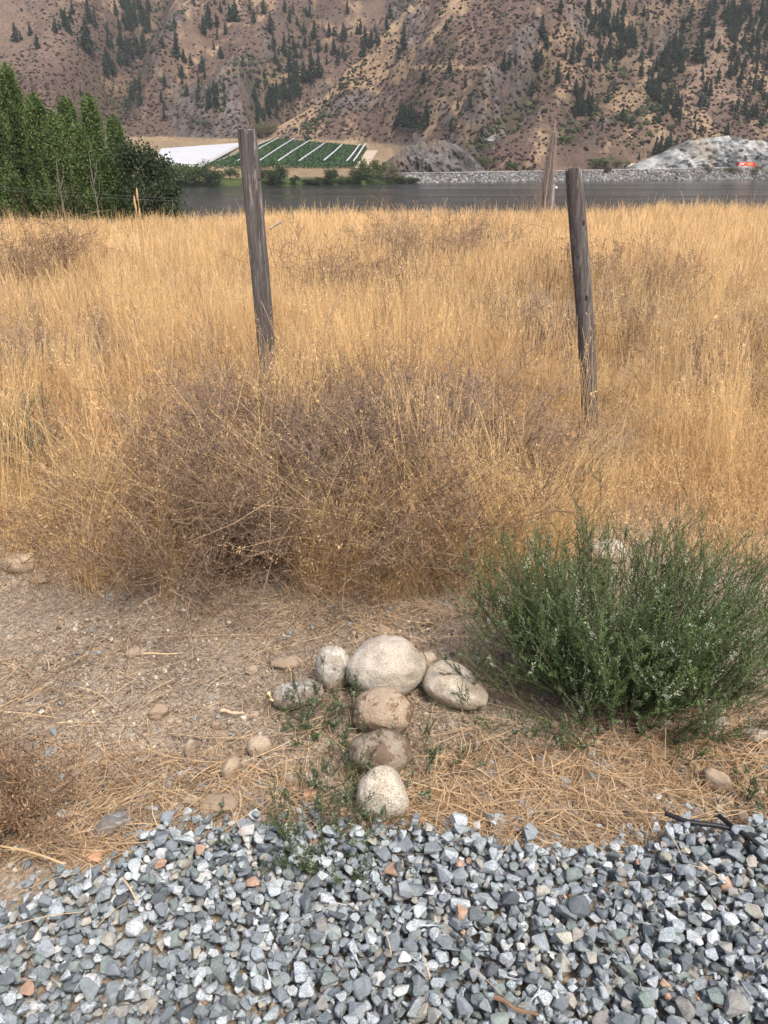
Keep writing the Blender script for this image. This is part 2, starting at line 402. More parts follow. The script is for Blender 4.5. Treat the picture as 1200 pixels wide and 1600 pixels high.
def hfar(x, y):
    b = far_base(x, y); h = b.copy(); u = 600 + 1306 * x / y
    t = y - shore_y(u)
    mt = sstep(2, 45, b - np.where(u < 610, 0.077 * np.clip(y - 520, 0, None), -3))      # only on the slopes
    for pl, hh, w in FEAT:
        d, s = seg_dist(x, y, pl); h = h + mt * 1.5 * hh * np.exp(-(d / w) ** 2) 
    n1 = 1 - np.abs(fbm(x * 0.010, y * 0.007, 4, 77)); n2 = fbm(x * 0.03, y * 0.02, 4, 83, 0.55)
    h = h + mt * (20 * (n1 - 0.8) + 6 * n2)
    rm = rockmask(x, y, b)
    rg = 1 - np.abs(fbm(x * 0.06 + 5, y * 0.045, 5, 91, 0.6)) * 2
    h = h + mt * rm * (5.0 * rg + 2.0 * fbm(x * 0.2, y * 0.12, 3, 95))
    h = h + mt * 0.8 * fbm(x * 0.15, y * 0.15, 3, 97)
    h = h + 0.25 * fbm(x * 0.1, y * 0.1, 3, 99) * (t > 6)
    return h
cu_ = np.linspace(-0.85, 0.85, 900)
yr = spaced([(372, 470, 2.0, 1.0), (470, 640, 1.0, 1.0), (640, 1000, 1.1, 1.9), (1000, 1700, 3, 22)])
UU, YY = np.meshgrid(cu_, yr); XX = UU * YY
HH = hfar(XX, YY)
pu, pv = project(XX, YY, HH)
def c3(*a): return np.array(a)
rm = rockmask(XX, YY)
n_a = fbm(XX * 0.02, YY * 0.015, 5, 101, 0.6); n_b = fbm(XX * 0.09, YY * 0.06, 4, 111, 0.65)
colr = c3(0.122, 0.085, 0.068) + 0 * XX[..., None]                                   # mauve brown dry slope
def lay(colr, m, c): return colr * (1 - m[..., None]) + np.array(c) * m[..., None]
colr = lay(colr, sstep(0.0, 0.55, n_a + 0.5 * n_b), (0.190, 0.136, 0.098))            # pale grass
colr = lay(colr, 0.8 * sstep(0.12, 0.5, n_b + 0.4 * n_a + 0.7 * uv_ell(pu, pv, [(975, 160, 40, 20, -20, .8), (900, 120, 40, 25, 0, .4), (430, 115, 60, 16, 10, .6), (700, 105, 110, 5, 0, .9), (550, 125, 90, 18, -30, .6), (185, 130, 30, 26, -30, .7), (1035, 25, 24, 18, 0, .9), (830, 85, 60, 14, -35, .7), (450, 25, 60, 30, 20, .3)])), (0.34, 0.240, 0.150))
colr = lay(colr, 0.8 * sstep(0.2, 0.9, uv_ell(pu, pv, [(40, 50, 90, 70, 0, 1.0), (1120, 110, 40, 70, 10, .9), (590, 20, 30, 30, 40, .7)]) + 0.3 * n_b), (0.205, 0.148, 0.115))
colr = lay(colr, 0.5 * sstep(0.1, 0.6, -n_a + 0.5 * n_b), (0.105, 0.076, 0.066))
rockc = mixc((0.06, 0.053, 0.053), (0.165, 0.148, 0.143), sstep(-0.45, 0.5, fbm(XX * 0.2, YY * 0.1, 4, 121, 0.65)).ravel()).reshape(XX.shape + (3,))
colr = colr * (1 - 0.75 * rm[..., None]) + rockc * 0.75 * rm[..., None]
d, s_ = seg_dist(XX, YY, pl_world([(822, 150), (790, 172), (772, 195), (760, 210)]))
colr = lay(colr, 0.8 * sstep(5, 2, d + 3 * n_b), (0.32, 0.31, 0.30))                     # pale scree chute
gul = np.zeros(XX.shape)
for pl, hh, w in FEAT:
    if hh < -8: gul = np.maximum(gul, np.exp(-(seg_dist(XX, YY, pl)[0] / (w * 0.7)) ** 2))
colr = lay(colr, 0.8 * gul * sstep(-0.4, 0.3, n_b), (0.055, 0.052, 0.035))             # brush in the gullies
tt = YY - shore_y(600 + 1306 * XX / YY)
flat_l = (pu < 640) & (HH < 0.077 * np.clip(YY - 520, 0, None) + 2) & (YY < 830)
colr = np.where(flat_l[..., None], c3(0.29, 0.215, 0.135) * (1 + 0.25 * n_b[..., None]), colr)
colr = lay(colr, (1 - sstep(20, 34, tt)) * (pu < 650), (0.075, 0.10, 0.035))               # green reedy bank
rb = (pu > 630) * (1 - sstep(13, 16, tt))
colr = lay(colr, rb, (0.20, 0.19, 0.18))
colr = lay(colr, (pu > 640) * sstep(23, 26, tt) * (1 - sstep(34, 42, tt)) * 0.6, (0.17, 0.14, 0.105))
colr = lay(colr, sstep(0.3, 0.8, uv_ell(pu, pv, [(985, 259, 17, 4, 0, 1.2)])), (0.5, 0.43, 0.35))
colr = colr * (0.82 + 0.16 * sstep(-0.3, 0.4, fbm(XX * 0.006, YY * 0.005, 3, 131)))[..., None]
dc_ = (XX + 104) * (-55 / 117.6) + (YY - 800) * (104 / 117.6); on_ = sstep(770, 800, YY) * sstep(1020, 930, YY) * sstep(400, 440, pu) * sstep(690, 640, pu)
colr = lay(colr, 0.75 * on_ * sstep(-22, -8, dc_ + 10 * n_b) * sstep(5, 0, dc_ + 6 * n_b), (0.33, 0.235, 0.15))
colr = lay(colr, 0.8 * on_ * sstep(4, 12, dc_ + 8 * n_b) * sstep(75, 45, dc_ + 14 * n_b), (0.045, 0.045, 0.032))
nr, nc = XX.shape
I = (np.arange(nr - 1)[:, None] * nc + np.arange(nc - 1)[None]).ravel()
def hill_mat():
    m, nt, b = mat_new('hillside'); co = objco(nt); c = attr(nt)
    c2 = mix(nt, 1.0, c, ramp(nt, noise(nt, co, 0.35, 6, 0.7), [(0.3, (0.55, 0.55, 0.57)), (0.5, (1, 1, 1)), (0.7, (1.45, 1.42, 1.35))]), 'MULTIPLY')
    nt.links.new(c2, b.inputs['Base Color']); b.inputs['Roughness'].default_value = 0.95; b.inputs['Specular IOR Level'].default_value = 0.05
    bump(nt, b, noise(nt, co, 0.3, 7, 0.7), 1.0, 1.2)
    return m
M_HILL = hill_mat()
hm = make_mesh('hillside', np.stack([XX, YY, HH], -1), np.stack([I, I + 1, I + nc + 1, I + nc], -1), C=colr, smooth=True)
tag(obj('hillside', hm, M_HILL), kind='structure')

# water
def water():
    m, nt, b = mat_new('lake_water'); co = objco(nt)
    b.inputs['Base Color'].default_value = (0.018, 0.026, 0.028, 1); b.inputs['Roughness'].default_value = 0.22; b.inputs['IOR'].default_value = 1.33; b.inputs['Specular IOR Level'].default_value = 0.5
    h = N(nt, 'ShaderNodeMath', operation='ADD'); nt.links.new(noise(nt, mapping(nt, co, (0.06, 0.25, 1)), 1.0, 6, 0.7), h.inputs[0])
    nt.links.new(noise(nt, mapping(nt, co, (0.5, 1.4, 1)), 1.0, 4, 0.6), h.inputs[1])
    nt.links.new(ramp(nt, noise(nt, mapping(nt, co, (0.004, 0.03, 1)), 1.0, 4, 0.6), [(0.4, 0.07), (0.62, 0.22)]), b.inputs['Roughness'])
    bump(nt, b, h.outputs[0], 0.35, 0.4)
    X_ = np.linspace(-900, 900, 31); Y_ = np.linspace(34, 760, 41); A, B = np.meshgrid(X_, Y_)
    i = (np.arange(40)[:, None] * 31 + np.arange(30)[None]).ravel()
    tag(obj('lake', make_mesh('lake', np.stack([A, B, A * 0 - 8.4], -1), np.stack([i, i + 1, i + 32, i + 31], -1), smooth=True), m), kind='structure')
water()

# road on its shelf above the riprap
def road():
    us = np.linspace(560, 2100, 120); y0 = shore_y(us) + 10; V = []; 
    m = plain('asphalt', (0.10, 0.098, 0.095), 0.9, scale=0.5)
    G = Geo(); y1 = y0 + 10
    x0 = (us - 600) / 1306 * y0; x1 = (us - 600) / 1306 * y1
    P = np.stack([np.stack([x0, y0, zroad(us)], -1), np.stack([x1, y1, zroad(us)], -1)], 1)
    n = len(us); i = np.arange(n - 1) * 2
    G.add(P, np.stack([i, i + 2, i + 3, i + 1], -1)); 
    P2 = P.copy(); P2[:, 1] = P2[:, 0]; P2[:, 0, 2] = P[:, 0, 2] - 1.5; P2[:, 0, 1] -= 0.5; G.add(P2, np.stack([i, i + 2, i + 3, i + 1], -1), None, (1, 1, 1))
    tag(obj('road', G.mesh('road'), m), kind='structure')
    # edge lines
    L = Geo()
    for a in (0.06, 0.94):
        pa = P[:, 0] * (1 - a) + P[:, 1] * a; Q = np.stack([pa + [0, -.08, .004], pa + [0, .08, .004]], 1); L.add(Q, np.stack([i, i + 2, i + 3, i + 1], -1))
    tag(obj('road_edge_lines', L.mesh('road_edge_lines'), plain('road_paint', (0.7, 0.7, 0.66))), kind='structure')
    g = Geo(); pa = P[:, 0] + [0, 0.4, 0.62]; g.tube(pa, 0.17, 4)
    rail = empty('guard_rail', tuple(P[0, 0])); tag(rail, 'long pale steel guard rail along the road above the riprap bank', 'guard rail')
    M_RAIL = plain('galvanised', (0.42, 0.42, 0.41), 0.5, 0.3)
    def loc(me):
        return me
    o = obj('rail', make_mesh('rail', np.concatenate(g.V) - P[0, 0], np.concatenate(g.Q), np.concatenate(g.T), smooth=False), M_RAIL, rail)
    g2 = Geo()
    for k in range(0, n, 1): g2.box(P[k, 0] + [0, 0.4, 0.3] - P[0, 0], (0.1, 0.08, 0.32))
    pz = g2.mesh('posts'); pz_o = obj('post', pz, M_RAIL, rail); pz_o['kind'] = 'stuff'
road()

# ------------------------------------------------------------------ rocks: cut faces by the road
def cliff(name, label, poly, y_of_u, depth, basec, darkc, lightc, seed, zfoot=-3.6):
    # poly: outline top as (u,v) list; stands between road shelf and slope as one thick rock face
    us = np.linspace(poly[0][0], poly[-1][0], 150); tv = np.interp(us, [p[0] for p in poly], [p[1] for p in poly])
    K = 60; G = Geo(); V = np.zeros((150, K + 12, 3)); 
    yb = y_of_u(us); xb = (us - 600) / 1306 * yb
    for i in range(150):
        yt = yb[i] + depth; _, zt = at_y(us[i], tv[i], yt); zt = max(float(zt), zfoot + 0.1)
        t = np.linspace(0, 1, K); 
        ez = zfoot - 1.5 + (zt - zfoot + 1.5) * t
        ey = yb[i] + depth * (0.55 * t + 0.45 * t ** 3)
        V[i, :K, 0] = xb[i]; V[i, :K, 1] = ey; V[i, :K, 2] = ez
        s = np.linspace(0, 1, 13)[1:]
        V[i, K:, 0] = xb[i]; V[i, K:, 1] = yt + s * 34; V[i, K:, 2] = zt + s * 2 - 8 * s ** 2
    x, y, z = V[..., 0], V[..., 1], V[..., 2]
    endf = np.minimum(np.linspace(0, 1, 150), np.linspace(1, 0, 150))[:, None] * 6
    amp = np.clip(endf, 0.15, 1)
    n = fbm(x * 0.09 + seed, z * 0.06, 5, 140, 0.6); n2 = 1 - np.abs(fbm(x * 0.16 + seed, z * 0.09 + x * 0.05, 4, 150, 0.6)) * 2
    V[..., 1] -= amp * (9 * n + 4.5 * n2 + 2.2 * (1 - np.abs(fbm(x * 0.5, z * 0.22 + seed, 3, 158)) * 2)); V[..., 2] += amp * 1.2 * fbm(x * 0.22, z * 0.1, 4, 155) * sstep(0, 6, z - zfoot)
    cc = sstep(-0.35, 0.45, fbm(x * 0.10 + z * 0.05 + seed, z * 0.16, 5, 160, 0.7))
    C = mixc(darkc, lightc, cc.ravel()); c2 = sstep(0.1, 0.5, fbm(x * 0.04, z * 0.05 + seed, 3, 166)).ravel()
    C = C * (1 - 0.6 * c2[:, None]) + np.array(basec)[None] * 0.6 * c2[:, None]
    kk = K + 12; i = (np.arange(149)[:, None] * kk + np.arange(kk - 1)[None]).ravel()
    org = np.array([xb.mean(), yb.mean(), zfoot])
    o = obj(name, make_mesh(name, V - org, np.stack([i, i + kk, i + kk + 1, i + 1], -1), C=C, smooth=True), M_HILL); o.location = org
    tag(o, label, 'rock face')
cliff('rock_face', 'large pale grey-white quarried rock face rising behind the red truck', [(985, 264), (1012, 252), (1040, 240), (1062, 228), (1080, 220), (1110, 215), (1150, 214), (1180, 220), (1230, 224), (1300, 228), (1350, 262)],
      lambda u: shore_y(u) + 27, 16, (0.30, 0.26, 0.205), (0.11, 0.118, 0.12), (0.40, 0.405, 0.40), 3.0, -1.9)
cliff('rock_face', 'low grey rock knob between the dirt track of the orchard and the road', [(592, 262), (620, 240), (640, 228), (668, 219), (695, 218), (715, 228), (735, 240), (760, 262)],
      lambda u: shore_y(u) + 26, 20, (0.135, 0.10, 0.075), (0.05, 0.046, 0.046), (0.15, 0.14, 0.137), 9.0)

# ------------------------------------------------------------------ boulder-like shapes shared helper
def ico(sub):
    bm = bmesh.new(); bmesh.ops.create_icosphere(bm, subdivisions=sub, radius=1.0)
    V = np.array([v.co[:] for v in bm.verts]); T = np.array([[v.index for v in f.verts] for f in bm.faces]); bm.free(); return V, T
ICO1, ICO2, ICO5 = ico(1), ico(2), ico(5)
def rotz(a): c, s = math.cos(a), math.sin(a); return np.array([[c, -s, 0], [s, c, 0], [0, 0, 1]])
def rand_rots(n):
    q = unit(rng.normal(size=(n, 4))); w, x, y, z = q.T
    return np.stack([1 - 2 * (y * y + z * z), 2 * (x * y - z * w), 2 * (x * z + y * w), 2 * (x * y + z * w), 1 - 2 * (x * x + z * z), 2 * (y * z - x * w), 2 * (x * z - y * w), 2 * (y * z + x * w), 1 - 2 * (x * x + y * y)], -1).reshape(n, 3, 3)
def scatter_blobs(name, P, S, C, mat, base=ICO1, jit=0.25):
    n = len(P); V0, T0 = base; k = len(V0)
    Vv = V0[None] * (1 + jit * rng.normal(size=(n, k, 1))) * S[:, None, :]
    Vv = np.einsum('nij,nkj->nki', np.stack([rotz(a) for a in rng.random(n) * 6.28]), Vv) + P[:, None]
    Tt = (T0[None] + (np.arange(n) * k)[:, None, None]).reshape(-1, 3)
    return make_mesh(name, Vv, None, Tt, C=np.repeat(C, k, 0).reshape(n, k, 3) * (1 + 0.15 * rng.normal(size=(n, k, 1))))

# riprap
n = 5200; us_ = rng.uniform(632, 1500, n); yy_ = shore_y(us_) + rng.uniform(-1.5, 9.5, n); xx_ = (us_ - 600) / 1306 * yy_
zz_ = hfar(xx_, yy_); S_ = rng.uniform(0.35, 1.15, (n, 1)) * rng.uniform(0.6, 1.2, (n, 3))
C_ = mixc((0.10, 0.095, 0.09), (0.34, 0.335, 0.325), rng.random(n) ** 1.3)
tag(obj('riprap', scatter_blobs('riprap', np.stack([xx_, yy_, zz_], -1), S_, C_, None), M_HILL), kind='stuff')
# sagebrush dots over the slopes
n = 26000; us_ = rng.uniform(-250, 1450, n); vs_ = rng.uniform(-25, 275, n)
xx_, yy_ = march(us_, vs_, hfar, 405, 1500); zz_ = hfar(xx_, yy_)
b_ = far_base(xx_, yy_); dens = 0.6 + 0.9 * fbm(xx_ * 0.02, yy_ * 0.02, 3, 201) - 0.5 * uv_ell(us_, vs_, [(20, 30, 90, 40, 0, 1), (1120, 90, 35, 70, 10, 1.0), (590, 15, 25, 25, 40, 1)]) + 0.25 * uv_ell(us_, vs_, [(720, 60, 130, 80, 0, 1), (100, 120, 80, 50, 0, 1)])
flat_ = (us_ < 640) & (b_ < 0.077 * np.clip(yy_ - 520, 0, None) + 3) | (yy_ - shore_y(us_) < 27) | (yy_ > 1480)
keep = (rng.random(n) < dens) & ~flat_
xx_, yy_, zz_, us_, vs_ = xx_[keep], yy_[keep], zz_[keep], us_[keep], vs_[keep]; n = len(xx_)
s_ = rng.uniform(0.35, 1.0, n)[:, None] ** 1.4 * np.array([[1.75, 1.75, 1.2]])
gg = rng.random(n); C_ = mixc((0.040, 0.027, 0.023), (0.085, 0.054, 0.040), rng.random(n)); C_[gg > 0.82] = mixc((0.055, 0.06, 0.035), (0.12, 0.12, 0.06), rng.random((gg > 0.82).sum()))
k_ = 320; al_ = rng.random(k_); gd_ = rng.uniform(8, 52, k_); gx_ = -104 + 104 * al_ * 1.5 - gd_ * 0.468; gy_ = 800 + 55 * al_ * 1.5 + gd_ * 0.884
xx_ = np.append(xx_, gx_); yy_ = np.append(yy_, gy_); zz_ = np.append(zz_, hfar(gx_, gy_)); s_ = np.concatenate([s_, rng.uniform(1.2, 3.0, (k_, 1)) * [1.1, 1.1, 1.1]]); C_ = np.concatenate([C_, mixc((0.022, 0.032, 0.018), (0.06, 0.075, 0.03), rng.random(k_))])
for pl, hh, w in FEAT:
    if hh > 9 and hh < 14: continue
    k_ = int(170 if hh < -20 else 80); t_ = rng.random(k_) * (len(pl) - 1); i_ = np.minimum(t_.astype(int), len(pl) - 2); f_ = (t_ - i_)[:, None]; q_ = pl[i_] * (1 - f_) + pl[i_ + 1] * f_ + rng.normal(size=(k_, 2)) * w * 0.35
    sz_ = rng.uniform(0.9, 2.4, (k_, 1)) * [1.2, 1.2, 1.0]; xx_ = np.append(xx_, q_[:, 0]); yy_ = np.append(yy_, q_[:, 1]); zz_ = np.append(zz_, hfar(q_[:, 0], q_[:, 1])); s_ = np.concatenate([s_, sz_]); C_ = np.concatenate([C_, mixc((0.028, 0.036, 0.02), (0.075, 0.085, 0.035), rng.random(k_))])
tag(obj('sagebrush', scatter_blobs('sagebrush', np.stack([xx_, yy_, zz_ + 0.4], -1), s_, C_, None), M_FAR), kind='stuff')

# ------------------------------------------------------------------ conifers
def conifer_mesh(name, seed, fat):
    r = np.random.default_rng(seed); G = Geo()
    G.tube([(0, 0, -0.6), (0, 0, 0.3), (0, 0, 0.95)], [0.022, 0.018, 0.004], 5, (0.06, 0.045, 0.035))
    n = 620; t = r.random(n) ** 0.85; zc = 0.10 + 0.9 * t
    wob = 1 + 0.35 * np.sin(t * 40 + r.random() * 6)
    rad = fat * np.minimum(1.0, 1.35 * (1 - t)) ** 0.75 * (0.35 + 0.65 * np.sqrt(r.random(n))) * wob + 0.008; a = r.random(n) * 6.283; rad = rad * (1 + 0.35 * np.sin(a + r.random() * 6 + t * 7)) * (1 - 0.5 * (np.sin(t * 19 + a * 2 + r.random() * 6) > 0.75))
    P = np.stack([rad * np.cos(a), rad * np.sin(a), zc - 0.2 * rad], -1)
    out = np.stack([np.cos(a), np.sin(a), -0.35 + 0 * a], -1); up = np.cross(out, np.stack([-np.sin(a), np.cos(a), 0 * a], -1))
    sz = 0.05 * (1.15 - t)[:, None] + 0.01
    A = unit(out + 0.4 * r.normal(size=(n, 3))) * sz * 1.1; B = unit(np.cross(A, r.normal(size=(n, 3)))) * sz * 0.7
    C = mixc((0.020, 0.036, 0.024), (0.060, 0.090, 0.052), r.random(n))
    G.leaves(P, A, B, C)
    me = G.mesh(name); me.materials.append(M_FAR); return me
CON = [conifer_mesh('pine_tree', 300 + i, f) for i, f in enumerate((0.13, 0.15, 0.12, 0.20, 0.165))]
def in_poly(p, poly):
    x, y = p; c = False; j = len(poly) - 1
    for i in range(len(poly)):
        if (poly[i][1] > y) != (poly[j][1] > y) and x < (poly[j][0] - poly[i][0]) * (y - poly[i][1]) / (poly[j][1] - poly[i][1]) + poly[i][0]: c = not c
        j = i
    return c
CL = [  # polygon, count, height range px, label, group
    ([(165, 118), (170, 62), (192, 35), (188, 0), (232, 0), (236, 55), (208, 92), (186, 116)], 34, (16, 26), 'dark conifer in the dense stand filling the gully above the poplars', 'gully stand above the poplars'),
    ([(396, 150), (400, 192), (428, 182), (474, 143), (450, 132), (420, 142)], 22, (15, 24), 'dark conifer in the stand along the gully floor left of the middle spur', 'stand on the middle gully floor'),
    ([(450, 100), (452, 142), (468, 140), (466, 104)], 7, (18, 28), 'conifer in the small clump just above the middle gully stand', 'clump above the middle gully'),
    ([(322, 135), (325, 172), (345, 165), (340, 132)], 7, (14, 22), 'dark conifer among the grey crags over the white netting', 'clump on crags over the netting'),
    ([(196, 135), (198, 168), (226, 165), (224, 132)], 6, (16, 24), 'conifer in the loose clump beside the grey ridge right of the poplars', 'clump beside the grey ridge'),
    ([(617, 196), (617, 186), (668, 186), (668, 200)], 11, (24, 32), 'dark conifer in the small grove right of the green orchard field', 'grove right of the orchard'),
    ([(880, 88), (905, 72), (920, 0), (965, 0), (1003, 55), (960, 100), (925, 108)], 38, (15, 26), 'dark conifer in the broad stand high on the slope above the right post', 'stand high above the right post'),
    ([(893, 182), (893, 130), (915, 138), (935, 182), (920, 188)], 12, (18, 28), 'dark conifer in the lower clump above the dead grey poplar', 'lower clump above the dead poplar'),
    ([(997, 145), (1000, 62), (1022, 72), (1066, 38), (1068, 95), (1062, 190), (1030, 168), (1005, 148)], 38, (14, 24), 'dark conifer in the long stand running down the right hand gully', 'stand down the right gully'),
    ([(1100, 58), (1106, 8), (1118, 8), (1114, 52)], 6, (20, 28), 'dark conifer in the narrow file at the top right of the slope', 'narrow file at top right'),
    ([(1130, 15), (1200, 5), (1196, 78), (1165, 78), (1140, 68), (1126, 32)], 28, (16, 26), 'dark conifer in the thick wood at the top right corner', 'wood at the top right corner'),
    ([(1136, 80), (1200, 84), (1200, 192), (1152, 188), (1136, 125)], 18, (14, 24), 'conifer scattered on the far right slope above the pale rock face', 'scatter above the pale rock face'),
    ([(1020, 250), (1022, 232), (1045, 226), (1046, 238)], 7, (22, 32), 'dark conifer in the clump at the left shoulder of the pale rock face', 'clump at the pale rock face'),
    ([(82, 50), (88, 10), (115, 10), (120, 45)], 6, (14, 22), 'faint conifer on the rocky skyline slope at the top left', 'faint clump at the top left'),
]
SG = [  # singles: u, v foot, height px ; label/group by area
    ('dark conifer standing apart on the smooth pale slope above the poplars', 'scatter on the left pale slope', [(26, 66, 24), (33, 63, 12), (48, 56, 16), (59, 76, 18), (138, 82, 42), (111, 54, 12), (127, 151, 14), (144, 182, 26), (150, 46, 24), (140, 36, 30), (182, 26, 24), (168, 51, 14)]),
    ('single conifer scattered over the brown slope above the left post', 'scatter above the left post', [(277, 92, 34), (319, 55, 24), (327, 42, 28), (345, 20, 14), (360, 35, 22), (368, 34, 26), (340, 62, 16), (397, 36, 18), (412, 22, 20), (445, 20, 16), (453, 36, 18), (423, 53, 24), (427, 80, 20), (445, 88, 28), (452, 68, 14), (463, 91, 18), (491, 61, 22), (514, 58, 18), (537, 64, 22), (543, 22, 18), (558, 55, 16), (570, 72, 24), (580, 71, 20), (588, 68, 18), (522, 86, 22), (497, 82, 18), (510, 82, 14), (487, 131, 44), (475, 130, 28), (498, 121, 28), (528, 103, 20), (540, 96, 16), (348, 92, 12), (317, 112, 22)]),
    ('single conifer scattered over the middle slope between the two posts', 'scatter between the two posts', [(604, 48, 22), (609, 30, 20), (631, 80, 34), (697, 47, 14), (662, 132, 22), (702, 115, 18), (707, 128, 12), (715, 172, 18), (727, 137, 16), (787, 112, 26), (795, 108, 20), (805, 101, 14), (837, 112, 26), (844, 102, 22), (870, 133, 30), (830, 152, 26), (846, 62, 30), (853, 78, 22), (875, 23, 20), (705, 206, 20), (753, 214, 14), (735, 168, 14)]),
    ('single conifer scattered over the right slope', 'scatter on the right slope', [(1078, 34, 22), (1122, 82, 18), (1121, 129, 20), (1097, 126, 14), (1102, 145, 20), (1108, 151, 26), (1082, 128, 8), (1093, 167, 18), (1056, 232, 20), (1085, 208, 16), (1094, 208, 14), (1135, 212, 18), (985, 200, 16), (940, 205, 14), (998, 250, 12), (972, 190, 20)]),
]
ORD = 'leftmost second third fourth fifth sixth seventh eighth ninth tenth eleventh twelfth thirteenth fourteenth fifteenth sixteenth seventeenth eighteenth nineteenth twentieth'.split()
def put_conifers(items, label, group):
    items = list(items); hs = sorted(i[2] for i in items); nb = max(1, math.ceil(len(items) / 11)); items.sort(key=lambda i: i[1]); bands = {1: ['the '], 2: ['upper row of ', 'lower row of '], 3: ['top row of ', 'middle row of ', 'bottom row of '], 4: ['top row of ', 'second row of ', 'third row of ', 'bottom row of ']}[nb]
    labs = {}
    for b in range(nb):
        part = sorted(items[b * len(items) // nb:(b + 1) * len(items) // nb], key=lambda i: i[0])
        for k, it_ in enumerate(part):
            sz = 'tall' if it_[2] >= hs[int(len(hs) * .7)] else ('short' if it_[2] <= hs[int(len(hs) * .3)] else 'middling'); pos = 'rightmost' if k == len(part) - 1 else ORD[k] + ('' if k == 0 else ' from the left')
            labs[it_] = f'{sz} conifer, {pos} in {bands[b]}{group}'
    items = [i for i in items]
    it = np.array(items, float); x, y = march(it[:, 0], it[:, 1], hfar); z = hfar(x, y)
    for i in range(len(it)):
        hgt = it[i, 2] * y[i] / F * 1.07 * 0.92
        o = bpy.data.objects.new('pine_tree', CON[rng.integers(5)]); w = hgt * rng.uniform(0.7, 1.2)
        o.location = (x[i], y[i], z[i] - 0.4); o.scale = (w, w, hgt); o.rotation_euler = (0, 0, rng.random() * 6.28); link(o)
        tag(o, labs[items[i]], 'tree', group)
for poly, cnt, (h0, h1), lab, grp in CL:
    P = np.array(poly); pts = []
    while len(pts) < cnt:
        p = (rng.uniform(P[:, 0].min(), P[:, 0].max()), rng.uniform(P[:, 1].min(), P[:, 1].max()))
        if in_poly(p, poly): pts.append((p[0], p[1] + 8, rng.uniform(h0, h1)))
    put_conifers(pts, lab, grp)
for lab, grp, pts in SG: put_conifers(pts, lab, grp)
x, y = march([1090], [98], hfar); hgt = 38 * y[0] / F * 1.07
o = bpy.data.objects.new('pine_tree', CON[4]); o.location = (x[0], y[0], float(hfar(x, y)[0]) - 0.4); o.scale = (hgt * 1.25, hgt * 1.25, hgt); link(o)
tag(o, 'big broad dark conifer alone on the smooth strip of the right slope', 'tree')

# the conifers beyond the three hundred nearest, as one object
def more_conifers():
    r = np.random.default_rng(909); P = []
    areas = [(a[0], int(a[1] * 0.75)) for a in CL] + [([(880, 0), (880, 200), (1000, 200), (1200, 190), (1200, 0)], 70), ([(180, 0), (240, 200), (420, 150), (420, 0)], 40), ([(420, 0), (420, 130), (600, 80), (600, 0)], 30)]
    for poly, cnt in areas:
        A = np.array(poly); k = 0
        while k < cnt:
            p = (r.uniform(A[:, 0].min(), A[:, 0].max()), r.uniform(A[:, 1].min(), A[:, 1].max()))
            if in_poly(p, poly): P.append((p[0], p[1] + 5, r.uniform(8, 17))); k += 1
    P = np.array(P); x, y = march(P[:, 0], P[:, 1], hfar); z = hfar(x, y); V = []; Q = []; T = []; C = []; off = 0
    src = []
    for me in CON:
        co = np.zeros(len(me.vertices) * 3); me.vertices.foreach_get('co', co); cc = np.zeros(len(me.vertices) * 4); me.color_attributes['Col'].data.foreach_get('color', cc)
        src.append((co.reshape(-1, 3), cc.reshape(-1, 4), [list(p.vertices) for p in me.polygons]))
    for i in range(len(P)):
        co, cc, pl = src[r.integers(5)]; h = P[i, 2] * y[i] / F * 1.07; w = h * r.uniform(0.8, 1.3); a = r.random() * 6.28
        V.append((co @ rotz(a).T) * [w, w, h] + [x[i], y[i], z[i] - 0.4]); C.append(cc[:, :3] * r.uniform(0.85, 1.5)); q = np.array([p for p in pl if len(p) == 4]); Q.append(q + off); off += len(co)
    tag(obj('distant_conifers', make_mesh('distant_conifers', np.concatenate(V), np.concatenate(Q), C=np.concatenate(C)), M_FAR), kind='stuff')
more_conifers()

